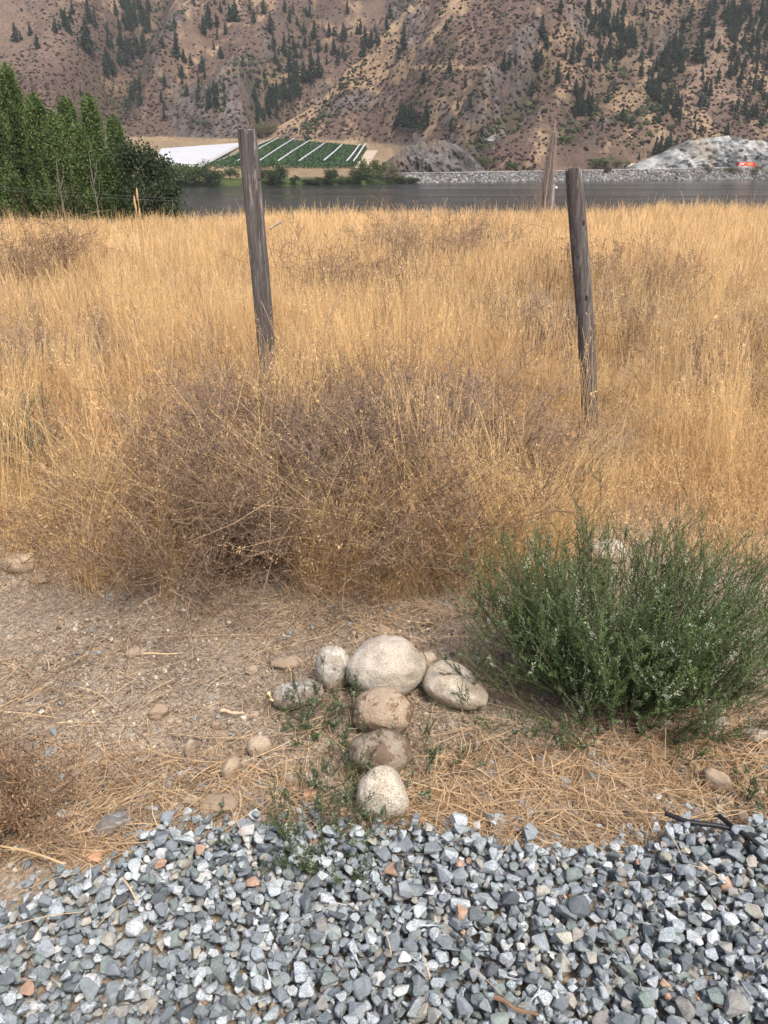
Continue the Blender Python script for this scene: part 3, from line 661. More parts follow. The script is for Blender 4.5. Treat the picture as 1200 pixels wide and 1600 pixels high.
# ------------------------------------------------------------------ orchard
def fan_pt(u, v):
    x, y = march([u], [v], far_base); return np.array([x[0], y[0], far_base(x, y)[0]])
def orchard():
    # white netting sheet
    c = [fan_pt(*p) for p in [(240, 268), (313, 265), (376, 230), (250, 240)]]
    n = 60; G = np.zeros((n, n, 3))
    for i in range(n):
        for j in range(n):
            s, t = i / (n - 1), j / (n - 1)
            p = c[0] * (1 - s) * (1 - t) + c[1] * s * (1 - t) + c[2] * s * t + c[3] * (1 - s) * t
            G[i, j] = p + [0, 0, 3.4 + 0.10 * random.random()]
    G[0, :, 2] -= 2.2; G[-1, :, 2] -= 2.6; G[:, 0, 2] -= 3.0
    org = G[n // 2, 0].copy(); i = (np.arange(n - 1)[:, None] * n + np.arange(n - 1)[None]).ravel()
    m = plain('white_netting', (0.46, 0.47, 0.495), 0.8, var=0.06, scale=0.08)
    o = obj('netting_canopy', make_mesh('netting_canopy', G - org, np.stack([i, i + n, i + n + 1, i + 1], -1), smooth=True), m); o.location = org
    tag(o, 'big sheet of white orchard netting stretched over the field left of the left post', 'netting')
    # white net strips between the blocks, each a long raised band
    L = [((340, 263), (424, 226)), ((371, 263), (436, 223)), ((406, 262), (460, 224)), ((435, 263), (484, 227)), ((468, 263), (507, 232)), ((507, 262), (535, 234)), ((542, 263), (563, 234)), ((552, 263), (572, 233))]
    nm = ['leftmost', 'second', 'third', 'fourth', 'fifth', 'sixth', 'seventh', 'rightmost']
    for k, (a, b) in enumerate(L):
        A, B = fan_pt(*a), fan_pt(*b); g = Geo(); t = np.linspace(0, 1, 40)[:, None]; P = A * (1 - t) + B * t + [0, 0, 4.3]; P[:, 0] += 0.25 * np.sin(t[:, 0] * 5 + k)
        d = unit(B - A); s = unit(np.cross(d, [0, 0, 1.0]))
        g.ribbons(P[None], np.full((1, 40), 1.1), s[None], np.full((1, 3), 1.0)); Pd = P - [0, 0, .5]; g.ribbons(Pd[None], np.full((1, 40), 1.0), np.array([[0, 0, 1.0]]), np.full((1, 3), 1.0))
        me = make_mesh('net_strip', np.concatenate(g.V) - A, np.concatenate(g.Q)); o = obj('net_strip', me, m); o.location = A
        tag(o, nm[k] + ' of the white net strips running up the green orchard field', 'net strip', 'white strips in the orchard')
    # rows of trees, too many to count at this distance
    q = [fan_pt(*p) for p in [(322, 264), (555, 264), (573, 234), (432, 221)]]
    n = 26000; s = rng.random(n); nrow = 46; t = (rng.integers(0, nrow, n) + 0.5) / nrow
    # rows run across
    s2, t2 = s[:, None], t[:, None]
    P = q[0] * (1 - s2) * (1 - t2) + q[1] * s2 * (1 - t2) + q[2] * s2 * t2 + q[3] * (1 - s2) * t2
    P = P + rng.normal(size=(n, 3)) * [0.3, 0.45, 0.0]; P[:, 2] += rng.random(n) ** 0.7 * 3.0
    G = Geo(); A = rdir(n) * 0.7; B = unit(np.cross(A, rdir(n))) * 0.5
    G.leaves(P, A, B, mixc((0.03, 0.07, 0.03), (0.085, 0.15, 0.065), rng.random(n)))
    tag(obj('orchard_rows', G.mesh('orchard_rows'), M_FAR), kind='stuff')
    # dirt track at its right edge
    A, B = fan_pt(562, 264), fan_pt(582, 236); t = np.linspace(0, 1, 40)[:, None]; P = A * (1 - t) + B * t
    V = np.stack([P + [-4.5, 0, 0], P + [4.5, 0, 0]], 1); V[..., 2] = hfar(V[..., 0], V[..., 1]) + 0.6
    i = np.arange(39) * 2; tag(obj('dirt_track', make_mesh('dirt_track', V, np.stack([i, i + 1, i + 3, i + 2], -1)), plain('pale_dirt', (0.42, 0.34, 0.26), 0.95, scale=0.2)), kind='structure')
orchard()

# ------------------------------------------------------------------ broadleaf bushes on the far bank
def bush_mesh(name, seed, n, c0, c1, flat=1.0):
    r = np.random.default_rng(seed); G = Geo()
    K = 16; cen = r.normal(size=(K, 3)) * [0.30, 0.30, 0.16] + [0, 0, 0.5]; rad = r.uniform(0.14, 0.30, K); k = r.integers(0, K, n)
    dd = unit(r.normal(size=(n, 3))); P = cen[k] + dd * (rad[k] * r.random(n) ** 0.35)[:, None]; P[:, 2] = np.abs(P[:, 2]) * flat + 0.01
    A = unit(dd + 0.9 * r.normal(size=(n, 3))) * 0.032; B = unit(np.cross(A, r.normal(size=(n, 3)))) * 0.022
    sh = r.uniform(0, 1, K)[k] * 0.6 + 0.4 * r.random(n)
    G.leaves(P, A, B, mixc(c0, c1, sh))
    me = G.mesh(name); me.materials.append(M_FAR); return me
def trunk_mesh(n=5):
    G = Geo()
    G.tube([(0, 0, -0.1), (0.01, 0, 0.25), (0.0, 0.02, 0.55)], [0.035, 0.028, 0.012], 7, (0.09, 0.07, 0.055))
    for k in range(n):
        a = k * 6.28 / n + 0.4; G.tube([(0, 0, 0.18 + 0.05 * k), (0.12 * math.cos(a), 0.12 * math.sin(a), 0.38 + 0.04 * k), (0.26 * math.cos(a), 0.26 * math.sin(a), 0.58)], [0.016, 0.011, 0.004], 5, (0.09, 0.07, 0.055))
    me = G.mesh('trunk'); me.materials.append(M_TWIG); return me
TR_ME = trunk_mesh()
BM = [bush_mesh('crown', 400, 2600, (0.055, 0.085, 0.03), (0.13, 0.17, 0.06)), bush_mesh('crown', 401, 2600, (0.03, 0.05, 0.025), (0.075, 0.10, 0.045)),
      bush_mesh('crown', 402, 2400, (0.10, 0.10, 0.05), (0.19, 0.17, 0.09))]
def bank_tree(u, vf, w, h, kind, label, y=None, name='bank_tree', cat='tree', grp='trees and bushes on the far bank'):
    if y is None: xx, yy = march([u], [vf], hfar, 380, 900); x, y, z = xx[0], yy[0], float(hfar(xx, yy)[0])
    else: x, z = at_y(u, vf, y); x = float(x); z = float(z)
    e = empty(name, (x, y, z)); sc = y / F * 1.07
    tag(e, label, cat, grp)
    for nm, me in (('crown', BM[kind]), ('trunk', TR_ME)):
        o = bpy.data.objects.new(nm, me); link(o, e); o.scale = (w * sc * 0.9, w * sc * 0.9, h * sc); o.rotation_euler = (0, 0, rng.random() * 6)
BT = [(292, 290, 44, 32, 0, 'bright green round tree at the water edge below the white netting'), (325, 292, 40, 30, 1, 'dull green bush on the far bank just left of the left post'), (270, 293, 46, 36, 0, 'yellow green tree peeping out behind the dark broadleaf tree'),
      (360, 280, 22, 16, 0, 'pale green bush on the dry strip behind the left post'), (407, 280, 16, 16, 2, 'brownish bush just right of the left post'), (424, 290, 34, 24, 1, 'dark green bush on the bank right of the left post'), (437, 287, 22, 26, 1, 'upright dark tree beside the bush right of the left post'),
      (461, 290, 11, 15, 1, 'tiny dark round bush alone at the water edge'), (495, 290, 34, 12, 1, 'low dark bush on the bank under the middle of the orchard'), (518, 287, 26, 22, 1, 'rounded mid green tree on the bank below the orchard'), (540, 289, 26, 12, 0, 'low light green scrub right of the rounded bank tree'),
      (560, 287, 28, 22, 1, 'dark tree left of the willow at the right end of the green bank'), (582, 287, 34, 34, 0, 'tall light green willow at the right end of the green bank'), (605, 287, 28, 26, 2, 'greyish olive tree just right of the tall willow'), (630, 288, 40, 12, 1, 'low dark bushes where the green bank meets the riprap'),
      (645, 287, 20, 8, 1, 'lowest dark bush at the start of the riprap')]
for a in BT: bank_tree(*a)
for u, v, w, h, k, lab in [(678, 248, 16, 12, 0, 'round green bush halfway up the grey rock knob'), (755, 262, 18, 14, 0, 'light green bush at the foot of the slope right of the knob'), (932, 262, 30, 14, 0, 'light green bush beside the road behind the right post'), (948, 274, 8, 12, 1, 'small dark conifer-like bush on the riprap right of the right post'),
                           (970, 262, 20, 10, 2, 'olive bush left of the pale dirt patch'), (880, 222, 24, 8, 0, 'small bright green shrub on the slope above the right post'), (1105, 268, 12, 7, 2, 'brown bush below the road left of the truck'), (1146, 270, 14, 8, 2, 'brown bush on the bank under the tail of the truck'),
                           (1136, 269, 8, 5, 2, 'small brown bush left of the one under the truck tail'), (1178, 272, 12, 7, 2, 'brown bush on the bank under the cab of the truck'), (1185, 265, 10, 5, 2, 'low bush at the road edge in front of the truck'), (800, 264, 18, 9, 0, 'green roadside bush left of the dead poplar')]:
    bank_tree(u, v, w, h, k, lab, name='roadside_bush', cat='bush', grp='bushes by the road')
for u, v, s, k, lab in [(415, 214, 26, 2, 'orange brown bush at the mouth of the middle gully'), (400, 212, 18, 0, 'green bush at the mouth of the middle gully')]:
    bank_tree(u, v, s, s * 0.7, k, lab, name='gully_bush', cat='bush', grp='bushes at the gully mouth')

# ------------------------------------------------------------------ truck and car on the road
def vehicle():
    u = 1163; y = float(shore_y(u)) + 14.0; x = (u - 600) / 1306 * y
    e = empty('semi_truck', (x, y, float(zroad(u)) + 0.02), math.atan2(float(shore_y(1200) - shore_y(1100)), 100 / 1306 * y + (shore_y(1200) - shore_y(1100)) * 0.43)); tag(e, 'red articulated lorry with orange and white panels driving right below the pale rock face', 'truck')
    red = plain('truck_red', (0.62, 0.06, 0.035), 0.35); wh = plain('truck_white', (0.8, 0.78, 0.76), 0.4); org = plain('truck_orange', (0.85, 0.28, 0.06), 0.4); blk = plain('truck_tyre', (0.02, 0.02, 0.02), 0.8); gl = plain('truck_glass', (0.02, 0.025, 0.03), 0.1)
    def part(nm, boxes, m, par=None, bev=0.06):
        bm = bmesh.new()
        for c, h in boxes:
            r = bmesh.ops.create_cube(bm, size=2.0); bmesh.ops.scale(bm, vec=h, verts=r['verts']); bmesh.ops.translate(bm, vec=c, verts=r['verts'])
        if bev: bmesh.ops.bevel(bm, geom=bm.edges[:], offset=bev, segments=2, affect='EDGES')
        me = bpy.data.meshes.new(nm); bm.to_mesh(me); bm.free(); return obj(nm, me, m, par or e)
    part('trailer', [((-2.6, 0, 2.65), (5.9, 1.27, 1.4))], red)
    part('trailer_frame', [((-2.6, -1.29, 4.02), (5.85, 0.02, 0.07)), ((-2.6, -1.29, 1.32), (5.85, 0.02, 0.07)), ((-8.42, -1.29, 2.65), (0.06, 0.02, 1.3)), ((3.22, -1.29, 2.65), (0.06, 0.02, 1.3)), ((-2.6, -1.29, 2.65), (0.05, 0.02, 1.3))], wh, bev=0)
    part('trailer_panel', [((0.4, -1.29, 2.75), (1.7, 0.02, 0.85))], org, bev=0)
    part('trailer_lettering', [((-6.9, -1.29, 3.2), (0.5, 0.02, 0.3)), ((-5.2, -1.29, 2.7), (1.0, 0.02, 0.42)), ((-4.2, -1.29, 3.4), (0.35, 0.02, 0.2)), ((-7.0, -1.29, 2.2), (0.6, 0.02, 0.16)), ((2.6, -1.29, 2.9), (0.12, 0.02, 0.7))], wh, bev=0)
    part('side_skirt', [((-3.0, -1.15, 0.85), (2.0, 0.04, 0.32)), ((-7.6, -1.15, 0.95), (0.6, 0.04, 0.2))], wh, bev=0)
    # cab with sloping nose and roof fairing
    prof = [(3.7, 0.6), (3.7, 4.0), (4.6, 4.05), (5.9, 3.2), (6.5, 2.35), (7.9, 2.05), (8.2, 1.5), (8.2, 0.6)]
    G = Geo(); k = len(prof); V = [(a, -1.22, b) for a, b in prof] + [(a, 1.22, b) for a, b in prof]
    bm = bmesh.new(); vs = [bm.verts.new(v) for v in V]
    bm.faces.new(vs[:k]); bm.faces.new(vs[k:][::-1])
    for i in range(k): bm.faces.new((vs[i], vs[k + i], vs[k + (i + 1) % k], vs[(i + 1) % k]))
    bmesh.ops.recalc_face_normals(bm, faces=bm.faces); bmesh.ops.bevel(bm, geom=bm.edges[:], offset=0.08, segments=2, affect='EDGES')
    me = bpy.data.meshes.new('cab'); bm.to_mesh(me); bm.free(); cab = obj('cab', me, red, e)
    part('window', [((5.35, -1.24, 2.65), (0.4, 0.03, 0.32))], gl, cab, 0)
    part('chassis', [((2.6, 0, 0.85), (5.2, 0.5, 0.15))], blk, bev=0)
    for wx in (-7.6, -6.3, 3.0, 4.2, 7.2):
        for sy in (-1, 1):
            g = Geo(); g.tube([(0, -0.15, 0), (0, 0.15, 0)], 0.52, 18); w = obj('wheel', g.mesh('wheel'), blk, e); w.location = (wx, sy * 1.05, 0.52)
            g = Geo(); g.tube([(0, -0.17, 0), (0, 0.17, 0)], 0.26, 12); obj('rim', g.mesh('rim'), wh, w)
    u = 1030; y = float(shore_y(u)) + 16.5; x = (u - 600) / 1306 * y
    e2 = empty('parked_car', (x, y, float(zroad(u)) + 0.02), e.rotation_euler[2]); tag(e2, 'small white car on the road at the left end of the pale rock face', 'car')
    prof = [(-2.1, 0.35), (-2.1, 0.85), (-1.7, 1.0), (-1.1, 1.45), (0.5, 1.45), (1.1, 1.0), (2.0, 0.85), (2.15, 0.35)]; k = len(prof)
    bm = bmesh.new(); vs = [bm.verts.new((a, s * 0.85, b)) for s in (-1, 1) for a, b in prof]
    bm.faces.new(vs[:k]); bm.faces.new(vs[k:][::-1])
    for i in range(k): bm.faces.new((vs[i], vs[k + i], vs[k + (i + 1) % k], vs[(i + 1) % k]))
    bmesh.ops.recalc_face_normals(bm, faces=bm.faces); bmesh.ops.bevel(bm, geom=bm.edges[:], offset=0.07, segments=2, affect='EDGES')
    me = bpy.data.meshes.new('body'); bm.to_mesh(me); bm.free(); obj('body', me, wh, e2)
    bm = bmesh.new(); r = bmesh.ops.create_cube(bm, size=2.0); bmesh.ops.scale(bm, vec=(0.85, 0.87, 0.17), verts=r['verts']); me = bpy.data.meshes.new('window'); bm.to_mesh(me); bm.free()
    o = obj('window', me, gl, e2); o.location = (-0.3, 0, 1.17)
    for wx in (-1.3, 1.35):
        for sy in (-1, 1):
            g = Geo(); g.tube([(0, -0.1, 0), (0, 0.1, 0)], 0.33, 14); w = obj('wheel', g.mesh('wheel'), blk, e2); w.location = (wx, sy * 0.78, 0.33)
vehicle()

# ------------------------------------------------------------------ poplars and the broadleaf tree at left
def poplar(u, vtop, wpx, y, label, seed, vlean=0.0, dark=0.0):
    r = np.random.default_rng(seed); x = float(at_y(u, 330, y)[0]); zg = float(gz(x, y)); zt = float(at_y(u, vtop, y)[1]); H = zt - zg; W = wpx * y / F * 1.07 * 0.5 * 0.78
    e = empty('poplar', (x, y, zg)); tag(e, label, 'tree', 'row of poplars at the left')
    G = Geo(); nb = 150; tk = Geo()
    tk.tube([(0, 0, -0.3), (0.1, 0, H * 0.4), (0.0, 0.1, H * 0.8)], [0.32, 0.22, 0.08], 8, (0.17, 0.14, 0.11))
    C0 = np.array((0.035, 0.060, 0.022)); C1 = np.array((0.18, 0.25, 0.085))
    for b in range(nb):
        t0 = r.random() ** 0.9 * 0.80; a = r.random() * 6.283; L = H * r.uniform(0.10, 0.22)
        env = W * (np.interp(t0 + 0.08, [0, 0.1, 0.3, 0.5, 0.7, 0.9], [0.62, 0.80, 0.90, 0.86, 0.66, 0.34]))
        rr = env * r.uniform(0.35, 0.95); 
        p0 = np.array([0.12 * rr * math.cos(a), 0.12 * rr * math.sin(a), H * t0]); p1 = np.array([rr * math.cos(a), rr * math.sin(a), H * t0 + L * 0.75]); p2 = p1 * [0.93, 0.93, 1] + [0, 0, L * 0.55]
        if p2[2] > H: p2[2] = H
        if b % 3 == 0: tk.tube([p0, (p0 + p1) / 2 + [0, 0, -0.1], p1], [0.05, 0.035, 0.012], 4, (0.16, 0.135, 0.105))
        m = 360; s = r.random(m)[:, None]; P = (p0 * (1 - s) ** 2 + 2 * p1 * s * (1 - s) + p2 * s * s)
        P = P + r.normal(size=(m, 3)) * [W * 0.085, W * 0.085, 0.30]
        A = unit(r.normal(size=(m, 3)) + [0, 0, 0.8]) * r.uniform(0.07, 0.13, (m, 1)); B = unit(np.cross(A, r.normal(size=(m, 3)))) * 0.055
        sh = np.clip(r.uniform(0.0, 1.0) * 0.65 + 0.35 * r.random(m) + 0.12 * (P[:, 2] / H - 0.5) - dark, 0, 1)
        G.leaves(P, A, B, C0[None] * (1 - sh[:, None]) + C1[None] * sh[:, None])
    # top plume
    m = 2000; s = r.random(m); P = np.stack([r.normal(size=m) * W * 0.30 * (1.03 - s) ** 0.8, r.normal(size=m) * W * 0.30 * (1.03 - s) ** 0.8, H * (0.70 + 0.34 * s)], -1)
    A = unit(r.normal(size=(m, 3)) + [0, 0, 0.8]) * 0.10; B = unit(np.cross(A, r.normal(size=(m, 3)))) * 0.07
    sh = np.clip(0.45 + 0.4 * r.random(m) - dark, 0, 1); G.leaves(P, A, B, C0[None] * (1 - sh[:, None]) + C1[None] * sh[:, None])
    obj('crown', G.mesh('crown'), M_LEAF, e); obj('trunk', tk.mesh('trunk', True), M_TWIG, e)
poplar(-75, 70, 90, 86, 'poplar at the very edge of the row, mostly outside the photo', 500)
poplar(8, 88, 84, 80, 'tallest poplar at the far left edge of the photo', 501)
poplar(48, 110, 80, 84, 'second tallest poplar, right of the tallest one', 502)
poplar(-10, 150, 70, 72, 'bushy poplar in front at the left edge of the photo', 503)
poplar(82, 155, 74, 78, 'middle poplar with a leaning grey bare stem beside it', 504)
poplar(104, 182, 66, 72, 'short bushy poplar in front of the middle of the row', 505)
poplar(126, 160, 62, 84, 'poplar with a rounded top left of the dip in the row', 506)
poplar(163, 158, 66, 78, 'last tall pointed poplar before the broadleaf tree', 507)
poplar(140, 200, 60, 70, 'shorter poplar with a pale bare trunk in front', 508)
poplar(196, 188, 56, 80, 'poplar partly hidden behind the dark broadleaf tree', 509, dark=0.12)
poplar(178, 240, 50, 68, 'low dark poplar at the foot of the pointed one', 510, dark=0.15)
def broadleaf():
    y = 66.0; u = 238; x = float(at_y(u, 330, y)[0]); zg = float(gz(x, y)); zt = float(at_y(u, 212, y)[1]); H = zt - zg; W = 62 * y / F * 1.07
    e = empty('broadleaf_tree', (x, y, zg)); tag(e, 'dark rounded broadleaf tree with gaps at the right end of the poplar row', 'tree')
    r = np.random.default_rng(77); G = Geo(); tk = Geo(); tk.tube([(0, 0, -0.3), (-0.2, 0, H * 0.3), (0, 0, H * 0.6)], [0.3, 0.22, 0.12], 8, (0.10, 0.08, 0.065))
    for b in range(105):
        a = r.random() * 6.283; t = r.random(); rr = W * 0.68 * math.sqrt(r.random()) * (1 if t < 0.7 else 0.75)
        c = np.array([rr * math.cos(a) * 1.05 + 0.5 * (1 - t), rr * math.sin(a), H * (0.10 + 0.82 * t) * (1 - 0.35 * max(0, rr * math.cos(a)) / W)])
        if b % 2 == 0: tk.tube([(0, 0, c[2] * 0.55), c * [0.5, 0.5, 0.85], c], [0.07, 0.045, 0.015], 4, (0.12, 0.10, 0.08))
        m = 150; P = c + r.normal(size=(m, 3)) * r.uniform(0.25, 0.5); A = unit(r.normal(size=(m, 3))) * r.uniform(0.08, 0.15, (m, 1)); B = unit(np.cross(A, r.normal(size=(m, 3)))) * 0.08
        sh = np.clip(r.uniform(0, 0.8) * 0.6 + 0.4 * r.random(m), 0, 1); G.leaves(P, A, B, mixc((0.025, 0.038, 0.02), (0.085, 0.11, 0.055), sh))
    obj('crown', G.mesh('crown'), M_LEAF, e); obj('trunk', tk.mesh('trunk', True), M_TWIG, e)
broadleaf()
def bare_stem(u0, v0, u1, v1, y, label):
    a = at_y(u0, v0, y); b = at_y(u1, v1, y); xg = float(a[0]); zg = float(gz(xg, y)); H = float(b[1]) - zg; dx = float(b[0]) - xg
    e = empty('bare_trunk', (xg, y, zg)); tag(e, label, 'tree', 'bare trunks in front of the poplars')
    g = Geo(); t = np.linspace(0, 1, 8)
    g.tube(np.stack([dx * t + 0.12 * np.sin(t * 5), 0 * t, H * t], -1), 0.075 * (1 - t) + 0.015, 6, (0.17, 0.145, 0.12)); obj('trunk', g.mesh('trunk', True), M_TWIG, e)
    g = Geo()
    for k in range(4):
        s = 0.55 + 0.06 * k; p = np.array([dx * s, 0, H * s]); a_ = k * 2.4; g.tube([p, p + [0.35 * math.cos(a_), 0.35 * math.sin(a_), 0.8], p + [0.5 * math.cos(a_), 0.5 * math.sin(a_), 1.6]], [0.03, 0.02, 0.008], 4, (0.17, 0.145, 0.12))
    obj('branches', g.mesh('branches'), M_TWIG, e)
bare_stem(152, 345, 141, 235, 64, 'pale bare trunk between the poplars, the taller of the two')
bare_stem(97, 340, 90, 250, 65, 'pale bare trunk left of the taller one')

# dead columnar poplar and the utility pole by the water
def dead_poplar():
    y = 58.0; x = float(at_y(846, 330, y)[0]); zg = float(gz(x, y)); zt = float(at_y(856, 186, y)[1]); H = zt - zg
    e = empty('dead_poplar', (x, y, zg)); tag(e, 'leafless grey columnar poplar standing beyond the grass left of the right post', 'tree')
    tk = Geo(); br = Geo(); r = np.random.default_rng(5); c = (0.30, 0.24, 0.21)
    tk.tube([(0, 0, -0.3), (0.15, 0, H * 0.5), (0.48, 0, H)], [0.13, 0.08, 0.015], 6, c)
    for k in range(58):
        t0 = r.uniform(0.0, 0.6); a = r.random() * 6.283; rr = r.uniform(0.2, 1.0) * (1.05 - t0) * 1.15; L = H * r.uniform(0.25, 0.62); L = min(L, H * (0.93 - t0) )
        p0 = np.array([0.4 * t0, 0, H * t0]); p1 = p0 + [rr * math.cos(a), rr * math.sin(a), L * 0.35]; p2 = p0 * [0, 0, 1] + [0.48 * min(1, (p0[2] + L) / H) + rr * 0.30 * math.cos(a), rr * 0.3 * math.sin(a), L]
        br.tube([p0, p1, p2], [0.032, 0.024, 0.009], 4, np.array(c) * r.uniform(0.7, 1.2))
        for q in range(5):
            s = r.uniform(0.3, 1); pp = p1 * (1 - s) + p2 * s; a2 = r.random() * 6.28; br.tube([pp, pp + [0.1 * math.cos(a2), 0.1 * math.sin(a2), 0.35]], [0.012, 0.004], 3, np.array(c) * 0.9, cap=False)
    obj('trunk', tk.mesh('trunk', True), M_TWIG, e); obj('branches', br.mesh('branches'), M_TWIG, e)
dead_poplar()
M_GREYW = plain('grey_pole_wood', (0.20, 0.175, 0.155), 0.9, scale=5); M_WIRE = plain('wire', (0.11, 0.11, 0.11), 0.6); M_WHITE = plain('lamp_white', (0.75, 0.75, 0.72))
def pole():
    y = 50.0; x, zt = at_y(865.5, 288, y); x = float(x); zt = float(zt); zg = float(gz(x, y))
    e = empty('utility_pole', (x, y, zg)); tag(e, 'slim grey wooden pole with a small white lamp beside the dead poplar', 'pole')
    g = Geo(); g.tube([(-0.08, 0, -0.3), (0, 0, zt - zg)], [0.10, 0.08], 8); obj('pole', g.mesh('pole', True), M_GREYW, e)
    g = Geo(); g.tube([(0.0, -0.02, zt - zg - 0.12), (0.13, -0.05, zt - zg - 0.14)], 0.02, 5); obj('arm', g.mesh('arm'), M_GREYW, e)
    g = Geo(); g.tube([(0.13, -0.05, zt - zg - 0.10), (0.15, -0.05, zt - zg - 0.18), (0.15, -0.05, zt - zg - 0.24)], [0.04, 0.075, 0.05], 8); obj('lamp', g.mesh('lamp'), M_WHITE, e)
pole()
def wire(name, pts, r, label, y0, y1, grp=None):
    P = []
    for k, (u, v) in enumerate(pts):
        y = y0 + (y1 - y0) * k / (len(pts) - 1); x, z = at_y(u, v, y); P.append((float(x), y, float(z)))
    P = np.array(P); t = np.linspace(0, len(P) - 1, 40); Q = np.stack([np.interp(t, np.arange(len(P)), P[:, i]) for i in range(3)], -1)
    g = Geo(); org = Q[0].copy(); g.tube(Q - org, r, 4); o = obj(name, g.mesh(name), M_WIRE, None); o.location = org; tag(o, label, 'wire', grp)
wire('power_line', [(560, 190), (640, 202), (745, 215), (850, 221), (960, 221), (1080, 216), (1260, 202)], 0.06, 'thin pale power line crossing the lower hillside from left to right', 520, 540)
wire('power_line', [(-60, 286), (60, 297), (180, 305), (300, 311)], 0.006, 'upper dark wire sagging in front of the poplars', 48, 52, 'wires in front of the poplars')
wire('power_line', [(-60, 290), (60, 302), (180, 310), (300, 315)], 0.006, 'lower dark wire sagging in front of the poplars', 48, 52, 'wires in front of the poplars')
wire('power_line', [(660, 300), (760, 298), (864, 296), (1000, 298), (1260, 300)], 0.007, 'thin wire low over the water, running to the slim pole', 50, 50)

# ------------------------------------------------------------------ weathered posts
def post(name, ub, vb, y, ut, vt, wpx, label, knots, square, mat):
    xb = float(at_y(ub, vb, y)[0]); zb = float(gz(xb, y)); xt, zt = at_y(ut, vt, y); H = float(zt) - zb; lean = (float(xt) - xb) / (float(zt) - float(at_y(ub, vb, y)[1]))
    w = wpx * math.hypot(y, CAMZ - 0.9) / F * 1.0 / 2
    k = 40; nz = 60; V = []; th = np.arange(k) * 2 * math.pi / k; p = 7.0 if square else 2.4
    rr = (np.abs(np.cos(th)) ** p + np.abs(np.sin(th)) ** p) ** (-1 / p); r_ = np.random.default_rng(3 if square else 4)
    xloc = rr * np.cos(th); yloc = rr * np.sin(th)
    zs = np.linspace(-0.25, H, nz)
    for i, z in enumerate(zs):
        tz = max(0, z / H); s = w * (1.06 - 0.08 * tz)
        dx = s * xloc; dy = s * 0.8 * yloc if square else s * yloc
        gro = 0.06 * fbm(th * 9 + 3, np.full(k, z * 1.2), 3, 210) + 0.02 * fbm(th * 2, np.full(k, z * 3), 2, 215)
        rough = 1 + gro
        zz = z + (0.018 * fbm(th * 3, th * 0 + 5, 3, 222) + (-0.012 * np.sin(th) if not square else 0) if i == nz - 1 else 0)
        bow = 0.010 * math.sin(z * 3.0) if not square else 0.004 * math.sin(z * 2.2)
        V.append(np.stack([dx * rough + lean * z + bow, dy * rough, np.broadcast_to(zz, (k,))], -1))
    V = np.concatenate(V); Q = []
    for i in range(nz - 1):
        for j in range(k): Q.append((i * k + j, i * k + (j + 1) % k, (i + 1) * k + (j + 1) % k, (i + 1) * k + j))
    base = (nz - 1) * k; ring = V[base:base + k]; cen = ring.mean(0)
    inner = cen + (ring - cen) * 0.93 + [0, 0, 0.004]; V = np.concatenate([V, inner, [cen + [0, 0, 0.0]]]); n0 = nz * k
    T = []
    for j in range(k):
        Q.append((base + j, base + (j + 1) % k, n0 + (j + 1) % k, n0 + j)); T.append((n0 + j, n0 + (j + 1) % k, n0 + k))
    # shader space: undo the lean so the grain follows the post
    me = make_mesh(name, V, Q, T, smooth=False); o = obj(name, me, mat); o.location = (xb, y, zb); tag(o, label, 'post', None)
    return o
post('fence_post', 422, 600, 5.3, 387.5, 203, 25, 'squared grey weathered timber post leaning left, the taller one', [], True, wood_mat('weathered_timber', [(0.014, 1.5, 0.008), (0.018, 1.0, 0.007)]))
post('fence_post', 921, 668, 4.85, 900, 266, 25, 'round grey weathered post with two dark knots, the shorter one on the right', [], False,
     wood_mat('weathered_log', [(-0.187, 1.27, 0.018), (-0.125, 0.84, 0.018)], True))

# ------------------------------------------------------------------ river stones
def stone(name, cu, cv, wpx, hpx, label, mat, rot=0.0, asp=0.85, seed=1, taper=(0, 0), sq=2.3, lump=0.07, cat='stone', grp=None, sink=0.17, flat=None, tilt=0.0, facets=7):
    z0 = 0.0
    for it in range(3):
        x, y = on_z(cu, cv, z0 + 0.3 * 0); x = float(x); y = float(y)
        g0 = float(gz(x, y)); al = math.atan2(CAMZ - z0, y); dep = y * math.cos(PITCH) + (CAMZ - z0) * math.sin(PITCH)
        a = wpx / 2 * dep / F; b = a * asp if abs(rot) < 0.01 else a * asp
        hh = hpx / 2 * dep / F
        c2 = hh ** 2 - (b * math.sin(al)) ** 2; c = math.sqrt(max(c2, (0.35 * hh) ** 2)) / math.cos(al)
        if flat: c = flat * a
        z0 = g0 + c * (1 - sink)
    V, T = ICO5; V = V.copy(); V = unit(V)
    p = sq; n = (np.abs(V) ** p).sum(1) ** (-1 / p); V = V * n[:, None]
    r = np.random.default_rng(seed)
    # a few broad soft facets
    for _ in range(facets):
        d = unit(r.normal(size=3)); h = r.uniform(0.80, 0.97); e = V @ d - h; V = V - np.where(e > 0, e * 0.75, 0)[:, None] * d
    nn = fbm(V[:, 0] * 1.3 + seed, V[:, 1] * 1.3 + V[:, 2] * 1.7, 4, seed, 0.45); V = V * (1 + lump * nn)[:, None]
    V = V * (1 + 0.012 * fbm(V[:, 0] * 9 + V[:, 2] * 5, V[:, 1] * 9 - V[:, 2] * 4, 3, seed + 3))[:, None]
    tx, tzv = taper
    V[:, 1:] *= (1 + tx * V[:, :1]); V[:, 0] *= (1 + tzv * (V[:, 2] * 0.7 + V[:, 1] * 0.7))
    V = V * [a, b, c]
    if tilt: ct, st = math.cos(tilt), math.sin(tilt); V = V @ np.array([[ct, 0, -st], [0, 1, 0], [st, 0, ct]]).T
    V = V @ rotz(rot).T
    o = obj(name, make_mesh(name, V, None, T, smooth=True), mat); o.location = (x, y, z0); tag(o, label, cat, grp); return (x, y, a, b, c)
